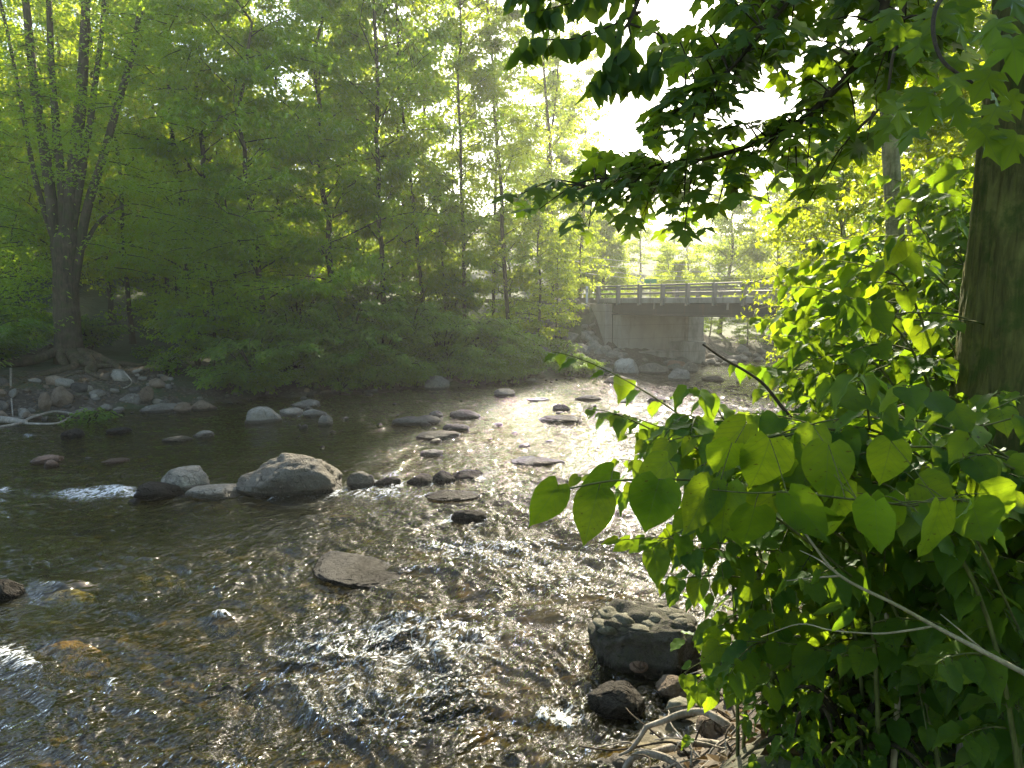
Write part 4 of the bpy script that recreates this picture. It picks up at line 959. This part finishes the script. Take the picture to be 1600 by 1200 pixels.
# driftwood in the near corner
def nearpath(pts_, D0): return poly([at(a, b, D0 + dd) for a, b, dd in pts_], 30)
for pts_, r0_, r1_, lab in [
    ([(1215,1165,0),(1165,1150,0),(1120,1122,.05),(1098,1112,.1),(1065,1115,.1),(1040,1125,.1),(1010,1136,.1)], .030, .018, 'pale crooked dead branch arching over the brown rock'),
    ([(1010,1136,.1),(996,1158,.05),(984,1172,.05),(968,1180,.05)], .018, .008, 'dark broken end of twig dipping into the water'),
    ([(1090,1215,-.1),(1065,1198,-.1),(1040,1184,-.05),(1010,1177,0),(988,1184,0),(976,1202,0)], .028, .02, 'bent pale dead branch lowest of the tangle'),
    ([(1220,1185,0),(1160,1178,0),(1130,1166,.05),(1085,1160,.05),(1050,1168,.05),(1020,1176,.05)], .030, .022, 'smooth grey dead branch in the middle of the tangle'),
    ([(1090,1230,-.1),(1080,1190,0),(1060,1165,0),(1035,1160,0),(960,1172,.1),(905,1166,.15)], .010, .005, 'thin dark twig trailing over the water'),
    ([(1240,1148,0),(1200,1175,0),(1150,1195,0),(1110,1215,0)], .022, .018, 'pale dead branch leaning down the bank'),
    ([(1300,1110,.1),(1255,1150,.05),(1215,1160,0),(1170,1158,0)], .022, .014, 'grey dead branch running into the tangle'),
    ([(1095,1135,0),(1085,1160,0),(1075,1185,0)], .007, .005, 'upright thin twig crossing the pale branches')]:
    m = MB(); q = nearpath(pts_, 4.55); q[:, 2] = np.maximum(q[:, 2], -.02)
    m.tube(q, np.linspace(r0_, r1_, 30), 8, .18, 5); obj('dead_branch', m.mesh('dead_branch'), M['drift' if r0_ > .012 else 'twig'], label=lab, cat='branch')
rs = np.random.RandomState(77)
for i in range(40):
    a = at(rs.uniform(1020, 1320), rs.uniform(1090, 1215), rs.uniform(4.0, 4.9)); a[2] = max(.04, gz(a[0], a[1]) + .04)
    az = rs.uniform(0, 6.3); l = rs.uniform(.2, .6)
    q = np.array([a + [math.cos(az) * l * t + .05 * math.sin(5 * t + i), math.sin(az) * l * t, .08 * math.sin(3 * t)] for t in np.linspace(0, 1, 8)]); q[:, 2] = [max(.03, gz(x, y) + .03, z) for x, y, z in q]
    m = MB(); m.tube(q, np.linspace(.008, .003, 8), 5); obj('fallen_twig', m.mesh('fallen_twig'), M['drift' if i % 2 else 'twig'], label='thin fallen twig in the tangle at the foot of the near bank', cat='twig', group='fallen twigs on the near bank')
# rotting stump
sp_ = at(1322, 1160, 3.6); sz = gz(sp_[0], sp_[1])
m = MB(); m.tube([(0,0,-.1),(0,0,.1),(.02,0,.25),(.01,.01,.46)], [.11,.085,.075,.07], 14, .25, 6)
o = obj('tree_stump', m.mesh('tree_stump'), M['bark_pale'], label='short pale stump standing in the shade of the near bank', cat='stump'); o.location = (sp_[0], sp_[1], sz)

# ------------------------------------------------------------------ thick maple trunk, limb and leaves
mt = empty('thick_maple_tree', (2.17, 3.1, .9), label='thick dark trunked maple on the near bank with a limb arching over the river', cat='tree')
mo = np.array([2.17, 3.1, .9])
zz = np.linspace(-.4, 8.2, 60)
cx = np.interp(zz, [-.4, 0, .8, 2.0, 3.4, 8.2], [0, 0, .0, .0, .03, .2])
rad = np.interp(zz, [-.4, 0, .3, .9, 2, 3.4, 8.2], [.55, .42, .36, .33, .30, .275, .20])
zf = np.linspace(-.4, 8.2, 420); th = np.linspace(0, 2 * math.pi, 150, endpoint=False)
cxf = np.interp(zf, zz, cx); rf = np.interp(zf, zz, rad)
TH, ZF = np.meshgrid(th, zf); cs, sn = np.cos(TH), np.sin(TH)
wv = (fbm(cs * 1.5 + 4, sn * 1.5, ZF * 1.2, 51, 3) - .5)
rdg = 1 - np.abs(2 * fbm((cs + wv * .25) * 7, (sn + wv * .25) * 7, ZF * 1.5, 52, 3) - 1)
RR = rf[:, None] * (1 + .08 * wv) + .030 * (rdg - .8) + .010 * (fbm(cs * 16, sn * 16, ZF * 9, 53, 3) - .5) + .05 * np.maximum(0, np.cos(TH * 5 + 1)) * sstep(1.0, 0, ZF)
TV_ = np.stack([cxf[:, None] + RR * cs, RR * sn, ZF], -1).reshape(-1, 3)
ii = np.arange(419)[:, None] * 150; jj = np.arange(150)[None]; kk = (jj + 1) % 150
obj('trunk', mesh('trunk', TV_, np.stack([ii + jj, ii + kk, ii + 150 + kk, ii + 150 + jj], -1).reshape(-1, 4)), M['bark_maple'], mt)
def W_(a, b, d): return at(a, b, d) - mo
limb = poly([(.05, 0, 6.1), (-.15, .1, 6.3), W_(1420, -330, 3.25), W_(1395, -100, 3.2), W_(1380, 20, 3.2), W_(1355, 78, 3.25), W_(1305, 140, 3.3), W_(1235, 200, 3.4), W_(1170, 228, 3.5), W_(1110, 246, 3.6), W_(1040, 262, 3.7), W_(960, 278, 3.8), W_(890, 300, 3.9)], 60)
limb2 = poly([(-.02, .0, 5.6), W_(1330, -420, 3.2), W_(1290, -120, 3.2), W_(1240, -10, 3.2), W_(1190, 50, 3.25), W_(1140, 110, 3.35), W_(1090, 150, 3.4), W_(1050, 180, 3.5)], 40)
limb3 = poly([(-.05, -.05, 5.4), W_(1450, -300, 2.9), W_(1425, -60, 2.8), W_(1405, 40, 2.8), W_(1393, 100, 2.8), W_(1385, 150, 2.8), W_(1355, 195, 2.85)], 30)
limb4 = poly([(.1, -.1, 5.0), W_(1560, -300, 2.2), W_(1500, -60, 1.9), W_(1460, 20, 1.75), W_(1470, 90, 1.65), W_(1520, 130, 1.6)], 30)
lm = MB()
for q, a, b in ((limb, .026, .004), (limb2, .014, .004), (limb3, .011, .003), (limb4, .008, .003)): lm.tube(q, np.linspace(a, b, len(q)), 7, .12, 9)
rs = np.random.RandomState(14); lb = MB()
def in_poly(x, y, A): return bool(inside(np.array([[x, y]], float), np.array(A, float))[0])
RA = [(1010,-60),(1430,-60),(1500,60),(1460,160),(1400,215),(1330,300),(1240,335),(1160,340),(1060,372),(980,365),(930,362),(850,352),(770,322),(800,282),(900,258),(985,215),(1075,160),(1040,120),(990,40)]
GAPS = [(1190,150,38,26),(1225,110,22,22),(1110,140,30,16),(1010,150,40,40),(1000,90,40,60)]
allq = np.vstack([limb[18:], limb2[10:], limb3[8:]])
cnt = 0
PP, DD, NN_, SS = [], [], [], []
while cnt < 145:
    x, y = rs.uniform(760, 1510), rs.uniform(-60, 375)
    if not in_poly(x, y, RA): continue
    if any(abs(x - gx) < gw and abs(y - gy) < gh for gx, gy, gw, gh in GAPS) and rs.rand() < .85: continue
    if y < 60 and x < 1080 and rs.rand() < .5: continue
    # nearest limb spot
    dd = 3.3 + (1300 - x) / 500 * .55 + rs.uniform(-.35, .45)
    tgt = W_(x, y, dd)
    k_ = np.argmin(np.linalg.norm(allq - tgt, axis=1) + rs.uniform(0, .15, len(allq)))
    a = allq[max(0, k_ - 2)]
    if np.linalg.norm(tgt - a) > .85: a = tgt + (a - tgt) / np.linalg.norm(tgt - a) * .6
    mid = (a + tgt) / 2 + [0, 0, .06]
    q = bez(a, mid, mid, tgt, 7); lm.tube(q, np.linspace(.005, .002, 7), 4); cnt += 1
    nl = rs.randint(4, 7)
    for j in range(nl):
        s = .35 + .65 * (j + 1) / nl; pt = q[min(6, int(s * 6))]
        az = math.atan2(*(tgt - a)[[1, 0]]) + (rs.uniform(.4, 1.3) * (1 if j % 2 else -1) if j < nl - 1 else rs.uniform(-.3, .3))
        d = np.array([math.cos(az), math.sin(az), -rs.uniform(.15, .9)])
        pe = pt + d * .05 * np.array([1, 1, .3]); lm.tube([pt, pe], [.0013, .001], 3)
        PP.append(pe); DD.append(d); NN_.append([rs.normal() * .35, rs.normal() * .35 - .1, 1]); SS.append(rs.uniform(.085, .135))
near = [(1452,150,1448,205,1.6,.085),(1400,160,1408,205,1.7,.08),(1550,110,1520,160,1.55,.09),(1580,60,1590,110,1.5,.09),(1530,200,1560,240,1.6,.085),(1590,210,1570,260,1.6,.09),(1500,120,1480,160,1.7,.08),(1440,60,1420,105,1.8,.08),(1490,30,1520,75,1.8,.08),(1560,30,1540,75,1.6,.08),(1430,200,1400,236,1.7,.075)]
near += [(rs.uniform(1380, 1600), rs.uniform(-30, 190), 0, 0, rs.uniform(1.7, 2.4), rs.uniform(.07, .10)) for _ in range(26)]
near = [(a, b, c or a + rs.uniform(-35, 35), d or b + rs.uniform(15, 50), e, f) for a, b, c, d, e, f in near]
for (a, b, c, d, dep, sz_) in near:
    p0, p1 = W_(a, b, dep), W_(c, d, dep - .03)
    PP.append(p0); DD.append(p1 - p0); NN_.append([rs.normal() * .4, -.6 + rs.normal() * .3, .7]); SS.append(sz_)
PP, DD, NN_, SS = map(np.array, (PP, DD, NN_, SS))
half = rs.rand(len(PP)) < .6
leaves(lb, PP[half], DD[half], NN_[half], SS[half], SS[half] * 1.0, T_MA); leaves(lb, PP[~half], DD[~half], NN_[~half], SS[~half], SS[~half] * .95, T_MA2)
obj('limb', lm.mesh('limb'), M['twig'], mt)
# unseen upper crown above the picture, shaped to shade the near bank
n = 11500; c = np.stack([rs.uniform(-2.9, 2.2, n), rs.uniform(.9, 5.0, n), rs.uniform(4.0, 7.0, n)], -1)
n2 = 5200; c = np.vstack([c, np.stack([rs.uniform(-2.4, .1, n2), rs.uniform(5.0, 9.0, n2), rs.uniform(5.2, 8.6, n2)], -1)])  # unseen leaves further out, added to shade the middle thicket
keepc = (fbm(c[:,0]*1.2, c[:,1]*1.2, c[:,2]*1.2, 91, 2) > .43)
q_ = project(c + mo)
keepc &= (q_[1] < -40)
c = c[keepc]; n = len(c); aa = rs.uniform(0, 6.3, n); S = rs.uniform(.11, .17, n)
leaves(lb, c, np.stack([np.cos(aa), np.sin(aa), -rs.uniform(.1, .8, n)], -1), np.stack([rs.normal(size=n)*.4, rs.normal(size=n)*.4, np.ones(n)], -1), S, S, T_MA)
obj('leaves', lb.mesh('leaves'), M['leaf_maple'], mt)

# slender trunk with a branch of hanging pointed leaves
sl0 = at(1412, 560, 7.0); sb = gz(sl0[0], 7.0)
so = np.array([sl0[0], 7.0, sb])
st_ = empty('slender_tree', tuple(so), label='slender mottled trunk tree with a drooping branch of pointed leaves over the water', cat='tree')
tr_ = poly([(0, 0, -.2), at(1410, 520, 7) - so, at(1402, 420, 7) - so, at(1395, 300, 7) - so, at(1386, 150, 7) - so, at(1372, 0, 7) - so, at(1362, -160, 7) - so, at(1340, -420, 7) - so], 40)
m = MB(); m.tube(tr_, np.linspace(.088, .055, 40), 14, .08, 3); obj('trunk', m.mesh('trunk'), M['bark_pale'], st_)
lm = MB(); lb = MB()
main = poly([tr_[34], at(1200, -330, 6) - so, at(1060, -200, 5) - so, at(1010, -40, 4.3) - so, at(985, 30, 4.1) - so, at(960, 60, 4.0) - so], 30); lm.tube(main, np.linspace(.03, .005, 30), 6)
subs = [[main[22], at(1000, 20, 4.2) - so, at(950, 42, 4.0) - so, at(900, 60, 3.9) - so, at(850, 62, 3.8) - so, at(815, 70, 3.8) - so], [main[18], at(1010, -30, 4.2) - so, at(940, -10, 4.0) - so, at(880, 8, 3.9) - so, at(830, 20, 3.9) - so],
        [main[24], at(1035, 60, 4.1) - so, at(1020, 110, 4.0) - so, at(1000, 118, 4.0) - so, at(950, 125, 3.9) - so], [main[24], at(985, 70, 4) - so, at(960, 92, 3.9) - so, at(930, 128, 3.9) - so], [main[20], at(920, -40, 4) - so, at(860, -30, 3.9) - so, at(800, -10, 3.9) - so]]
rs = np.random.RandomState(15)
for sb_ in subs:
    q = poly(sb_, 22); lm.tube(q, np.linspace(.007, .002, 22), 4)
    for j in range(5, 22):
        for _ in range(3):
            b = q[j] + rs.normal(size=3) * .02; az = rs.uniform(0, 6.3); d = np.array([math.cos(az) * .6, math.sin(az) * .6, -rs.uniform(.5, 1.3)])
            leaves(lb, [b], [d], [[rs.normal() * .6, -1 + rs.normal() * .4, .4]], [rs.uniform(.09, .135)], [rs.uniform(.085, .125)], T_EL)
obj('branch', lm.mesh('branch'), M['twig'], st_); obj('leaves', lb.mesh('leaves'), M['leaf_cherry'], st_)

# ------------------------------------------------------------------ knotweed thicket on the near bank
rs = np.random.RandomState(21)
def cane(tip, base, label, group, size, nside=3, leafy=.2, mat='leaf_knot', name='knotweed_cane', dn=(.25, 1.0)):
    base = np.asarray(base, float); tip = np.asarray(tip, float)
    hor = (tip - base) * [1, 1, 0]; hgt = max(.2, tip[2] - base[2])
    e = empty(name, tuple(base), label=label, cat='plant', group=group); t_ = tip - base
    path = bez((0, 0, -.1), hor * .12 + [0, 0, hgt * .8 + .2], hor * .6 + [0, 0, hgt * 1.12 + .12], t_, 18)
    sb = MB(); sb.tube(path, np.linspace(.009, .002, 18), 6)
    P, D, N, S = [], [], [], []
    def dress(q, n, s0):
        for j in range(n):
            u = s0 + (1 - s0) * (j + .5) / n; f = u * (len(q) - 1); i = int(min(f, len(q) - 2)); b = q[i] + (q[i+1] - q[i]) * (f - i)
            T = q[i+1] - q[i]; az = math.atan2(T[1], T[0]) + (1 if j % 2 else -1) * rs.uniform(.6, 1.25)
            d = np.array([math.cos(az), math.sin(az), -rs.uniform(*dn)]); pe = b + d * [.022, .022, .008]
            sb.tube([b, pe], [.0016, .0012], 3)
            P.append(pe); D.append(d); N.append([rs.normal() * .3, rs.normal() * .3 - .15, 1]); S.append(size * rs.uniform(.6, 1.2) * (1.1 - .45 * u))
    dress(path, 14, leafy)
    P.append(path[-1]); D.append(nrm(path[-1] - path[-2]) + [0, 0, -.3]); N.append([0, 0, 1]); S.append(size * .55)
    for k_ in range(nside):
        u = rs.uniform(leafy, .85); i = int(u * 17); az = math.atan2(hor[1], hor[0]) + rs.choice([-1, 1]) * rs.uniform(.4, 1.3); l = rs.uniform(.3, .65)
        a = path[i]; b = a + np.array([math.cos(az), math.sin(az), rs.uniform(-.1, .45)]) * l
        q = bez(a, a + (b - a) * .4 + [0, 0, .1 * l], a + (b - a) * .8 + [0, 0, .08 * l], b, 9); sb.tube(q, np.linspace(.004, .0015, 9), 4); dress(q, 8, .15)
    P, D, N, S = map(np.array, (P, D, N, S))
    # keep clear of the lens
    q3 = project(P + base); ok = (np.linalg.norm(P + base - [0, 0, CAM_H], axis=1) > 1.35) & ~((q3[0] > 1490) & (q3[1] < 610) & (q3[2] < 3.3) & (rs.rand(len(P)) < .85)) & ~((abs(q3[0] - 1400) < 24) & (q3[1] < 550) & (q3[2] > 3.0) & (rs.rand(len(P)) < .6))
    P, D, N, S = P[ok], D[ok], N[ok], S[ok]
    lb = MB(); w = rs.rand(len(P))
    for lo, hi, T in ((0, .4, T_OV), (.4, .75, T_OV2), (.75, 1.01, T_OV3)):
        s = (w >= lo) & (w < hi)
        if s.any(): leaves(lb, P[s], D[s], N[s], S[s], S[s] * rs.uniform(.72, .92, s.sum()), T)
    obj('stem', sb.mesh('stem'), M['stem'], e)
    if lb.n: obj('leaves', lb.mesh('leaves'), M[mat], e)
    return e
def zone(n, pol, d0, d1, lab, grp, size, dist=(.5, 1.6), nside=3, fit=None):
    pol_ = np.array(pol, float); lo, hi = pol_.min(0), pol_.max(0); c = 0
    while c < n:
        x, y = rs.uniform(lo[0], hi[0]), rs.uniform(lo[1], hi[1])
        if not in_poly(x, y, pol): continue
        dep = rs.uniform(d0, d1); tip = at(x, y, dep)
        bx, by = tip[0] + rs.uniform(*dist), tip[1] + rs.uniform(-.3, .9)
        h_, sd_, lf_ = gheight(np.array([bx]), np.array([by]))
        tr = 0
        while sd_[0] < .25 and tr < 20: bx += .2; by -= .05; h_, sd_, lf_ = gheight(np.array([bx]), np.array([by])); tr += 1
        if tip[2] < h_[0] + .15: continue
        cane(tip, (bx, by, h_[0]), lab, grp, size, nside); c += 1
zone(66, [(1275,450),(1340,330),(1440,265),(1500,240),(1500,560),(1300,560),(1215,590)], 4.6, 7.0, 'arching knotweed cane in the sunlit upper thicket before the slender trunk', 'knotweed in the sunlit upper thicket', .15)
zone(60, [(1040,690),(1150,600),(1235,520),(1330,450),(1500,440),(1520,600),(1520,760),(1250,780),(1010,720)], 3.0, 4.8, 'knotweed cane in the green middle thicket leaning over the river', 'knotweed in the middle thicket', .135)
zone(14, [(965,722),(1040,675),(1120,655),(1110,760),(1020,750)], 2.6, 3.6, 'knotweed cane whose tip reaches out over the bright water', 'knotweed tips over the bright water', .115)
zone(32, [(1010,740),(1200,680),(1600,640),(1600,900),(1250,860),(1080,840)], 2.1, 3.0, 'shaded knotweed cane with broad leaves close to the path', 'knotweed close to the path', .13)
zone(34, [(1120,930),(1250,880),(1600,880),(1600,1180),(1280,1180),(1150,1080)], 2.3, 3.4, 'low shaded knotweed shoot on the dark near bank', 'knotweed shoots low on the near bank', .12, (.1, .7), 2)
# the spray with hanging leaves over the water: each leaf set where it hangs
def spray(label, stem_pts, hang, d0, mat='leaf_knot', r=.004, name='knotweed_cane', stemmat='stem'):
    pts3 = [at(a, b, d0 + c) for a, b, c in stem_pts]; o0 = pts3[0]
    e = empty(name, tuple(o0), label=label, cat='plant'); q = poly([p - o0 for p in pts3], 30)
    sb = MB(); sb.tube(q, np.linspace(r, r * .4, 30), 6); lb = MB()
    extra = [(bx + rs.uniform(-30, 30), by + rs.uniform(-22, 14), tx + rs.uniform(-45, 45), ty + rs.uniform(-32, 6), w_ * rs.uniform(.6, .95), dd + rs.uniform(.06, .3)) for (bx, by, tx, ty, w_, dd) in hang if w_ > 60 and bx > 1100]
    for (bx, by, tx, ty, wpx, dd) in list(hang) + extra:
        if wpx > 60 and bx > 1100: bx += rs.uniform(-16, 16); by += rs.uniform(-16, 12); tx += rs.uniform(-26, 26); ty += rs.uniform(-14, 14); wpx *= rs.uniform(.78, 1.1)
        b = at(bx, by, d0 + dd) - o0; t = at(tx, ty, d0 + dd + rs.uniform(-.05, .03)) - o0
        i = np.argmin(np.linalg.norm(q - b, axis=1)); sb.tube([q[i], (q[i] + b) / 2 + [0, 0, .005], b], [.0016, .0014, .0012], 4)
        L = np.linalg.norm(t - b); w = wpx * (d0 + dd) / FPX
        leaves(lb, [b], [t - b], [[rs.normal() * .5, -1, .4 + rs.normal() * .35]], [L], [w], [T_OV, T_OV2, T_OV3][rs.randint(3)])
    obj('stem', sb.mesh('stem'), M[stemmat], e); obj('leaves', lb.mesh('leaves'), M[mat], e)
    return e
spray('knotweed spray ending in three big dark hanging leaves over the water', [(1330,900,.5),(1200,800,.3),(1100,755,.1),(1020,750,0),(950,752,0),(880,765,0),(850,765,0)],
      [(872,757,828,828,58,0),(935,765,912,853,68,0),(958,735,905,770,42,.05),(1030,750,1005,838,84,-.03),(1045,720,990,775,60,.08),(1105,745,1075,830,72,.0),(1075,800,1050,830,30,.1)], 1.75)
spray('knotweed spray of big matt hanging leaves in shade', [(1600,1000,.5),(1500,800,.1),(1420,790,0),(1330,780,0),(1240,770,0),(1170,770,0),(1110,765,.05)],
      [(1180,785,1175,850,80,0),(1130,770,1118,852,78,.05),(1245,775,1290,832,74,-.05),(1375,795,1365,882,80,-.1),(1460,800,1462,888,74,-.15),(1300,770,1310,850,80,.1),(1530,790,1560,850,90,-.05),(1430,770,1500,800,84,.1),(1215,690,1190,765,80,.1),(1150,680,1120,750,76,.1),(1300,700,1280,775,80,.15),(1390,700,1370,770,78,.15),(1515,780,1510,815,24,-.2)], 1.7)
spray('thin knotweed tip with a row of small hanging leaves over the river', [(1260,870,.2),(1200,860,0),(1140,850,0),(1080,845,0),(1020,840,0),(960,845,0),(945,848,0)],
      [(985,842,955,865,22,0),(965,842,938,852,14,0),(1008,842,982,866,26,0),(1020,845,1012,878,28,-.02),(1050,838,1020,862,28,.05),(1040,825,1060,845,24,.05),(1106,846,1105,888,32,0),(1085,855,1070,876,20,0),(1130,905,1125,934,20,-.1),(1112,930,1100,952,16,-.15),(1150,860,1142,890,30,.05),(1170,870,1165,905,34,0),(1205,880,1200,925,40,.05),(1080,825,1068,850,26,.1),(1110,815,1100,845,28,.1)], 2.7)
spray('low knotweed spray with paired leaves above the tan rock', [(1290,1010,.2),(1220,1000,0),(1180,1040,0),(1120,1062,0),(1085,1062,0)], [(1090,1068,1075,1112,22,0),(1115,1078,1098,1116,30,0),(1150,1075,1135,1104,34,-.05),(1128,1060,1085,1078,26,.03),(1125,985,1108,1025,46,-.4),(1170,990,1172,1042,38,-.4),(1215,990,1230,1062,52,-.4),(1180,960,1150,1000,44,-.3),(1235,955,1215,1005,50,-.35),(1270,960,1275,1020,50,-.4)], 3.1)
m = MB(); tw = [[(1620,1062,-.15),(1540,1020,-.1),(1460,978,0),(1400,945,0),(1313,900,.05),(1270,850,.1),(1240,805,.15)], [(1460,978,0),(1420,985,0),(1370,990,.05),(1300,985,.1),(1250,975,.15),(1190,995,.2)], [(1313,900,.05),(1270,903,.1),(1225,908,.1)], [(1313,900,.05),(1280,875,.15),(1250,860,.2)], [(1540,1020,-.1),(1500,985,0),(1470,960,.05)]]
o0 = at(1620, 1062, 1.65); ptw = empty('bare_twig', tuple(o0), label='long pale forked bare twig slanting across the shaded leaves', cat='twig')
for i, t in enumerate(tw): m.tube(poly([at(a, b, 1.8 + c) - o0 for a, b, c in t], 26), np.linspace(.0065 if i == 0 else .003, .0022 if i == 0 else .0012, 26), 6, .1, 2)
obj('stem', m.mesh('stem'), M['twig_pale'], ptw)
lb = MB()
for a, b, c, d, w in [(1225,908,1212,935,9),(1250,905,1255,925,10),(1278,890,1270,915,12),(1330,955,1300,990,20),(1310,945,1270,960,14),(1600,790,1540,770,40)]:
    p0, p1 = at(a, b, 1.85) - o0, at(c, d, 1.83) - o0; leaves(lb, [p0], [p1 - p0], [[.3, -.8, .6]], [np.linalg.norm(p1 - p0)], [w * 1.85 / FPX], T_OV)
obj('leaves', lb.mesh('leaves'), M['leaf_knot'], ptw)
m = MB(); m.tube(poly([at(a, b, 3.0 + c) for a, b, c in [(1098,538,0),(1130,560,0),(1165,580,0),(1195,602,0),(1225,640,0),(1260,680,.05),(1300,740,.1),(1340,820,.15),(1400,960,.2)]], 30), np.linspace(.004, .011, 30), 7, .15, 2)
obj('dead_branch', m.mesh('dead_branch'), M['twig'], label='dark bare broken branch poking out of the middle thicket', cat='branch')
for i, (a, b, c, d) in enumerate([(1400,1120,1385,960), (1500,1150,1490,960)]):
    m = MB(); p0, p1 = at(a, b, 2.6), at(c, d, 2.6); p0[2] = gz(p0[0], p0[1]) - .05; m.tube([p0, (p0 + p1) / 2 + [.03, 0, 0], p1], [.012, .010, .008], 7)
    obj('dead_cane', m.mesh('dead_cane'), M['twig_pale' if i != 1 else 'drift'], label='dry pale upright cane standing in the shade of the thicket', cat='cane', group='dry canes in the shade')
# herbs on the near bank
for i in range(34):
    p = at(rs.uniform(1230, 1640), rs.uniform(1040, 1240), rs.uniform(2.6, 4.5)); zb = gz(p[0], p[1])
    if gheight(np.array([p[0]]), np.array([p[1]]))[1][0] < .4: continue
    plant_tree('bank_herb', SV[4], p[0], p[1], rs.uniform(.5, .9), rs.uniform(0, 6.3), 'low leafy herb on the dark soil of the near bank', 'plant', 'herbs on the near bank', parts=('stems', 'foliage'))

# ------------------------------------------------------------------ haze, light, camera
HAZE = .0010  # even haze added for the veil of lens glare
m = MB(); m.box((-172, -172, -3), (172, 172, 24))
k = NT('thin glare veil'); vol = k.n('ShaderNodeVolumePrincipled', {'Color': (.95, .98, .92, 1), 'Density': HAZE, 'Anisotropy': .55})
k.t.links.new(vol.outputs[0], k.out.inputs['Volume'])
if HAZE: obj('haze', m.mesh('haze', False), k.m, kind='stuff')

SUN_EL, SUN_AZ = R(34), R(13)
w = bpy.data.worlds.new('World'); SC.world = w; w.use_nodes = True
nt = w.node_tree; bg = nt.nodes['Background']; sky = nt.nodes.new('ShaderNodeTexSky'); sky.sky_type = 'NISHITA'
sky.sun_disc = False; sky.sun_elevation = SUN_EL; sky.sun_rotation = SUN_AZ; sky.dust_density = 1.6
wb = nt.nodes.new('ShaderNodeMix'); wb.data_type = 'RGBA'; wb.blend_type = 'MULTIPLY'; wb.inputs[0].default_value = 1; wb.inputs[7].default_value = (1.0, .985, .90, 1)
nt.links.new(sky.outputs[0], wb.inputs[6]); nt.links.new(wb.outputs[2], bg.inputs[0]); bg.inputs[1].default_value = .135
ld = bpy.data.lights.new('sun', 'SUN'); ld.energy = 5.0; ld.angle = R(.55); ld.color = (1, .89, .68)
lo = bpy.data.objects.new('sun', ld); COL.objects.link(lo)
sd = Vector((math.sin(SUN_AZ) * math.cos(SUN_EL), math.cos(SUN_AZ) * math.cos(SUN_EL), math.sin(SUN_EL)))
lo.rotation_euler = sd.to_track_quat('Z', 'Y').to_euler(); lo.location = sd * 60

cd = bpy.data.cameras.new('camera'); cam = bpy.data.objects.new('camera', cd); COL.objects.link(cam)
cam.location = (0, 0, CAM_H); cam.rotation_euler = (math.pi / 2 - PITCH, 0, 0)
cd.sensor_width = 36; cd.lens = 36 * FPX / 1600; cd.clip_start = .05; cd.clip_end = 1000
SC.camera = cam
SC.view_settings.view_transform = 'Standard'; SC.view_settings.look = 'None'; SC.view_settings.gamma = 1; SC.view_settings.exposure = 1.8
cy = SC.cycles
cy.max_bounces = 7; cy.diffuse_bounces = 3; cy.glossy_bounces = 3; cy.transmission_bounces = 4; cy.transparent_max_bounces = 8; cy.volume_bounces = 0
cy.caustics_reflective = False; cy.caustics_refractive = False; cy.sample_clamp_indirect = 6; cy.sample_clamp_direct = 0
cy.use_denoising = True; cy.use_adaptive_sampling = True; cy.adaptive_threshold = .02
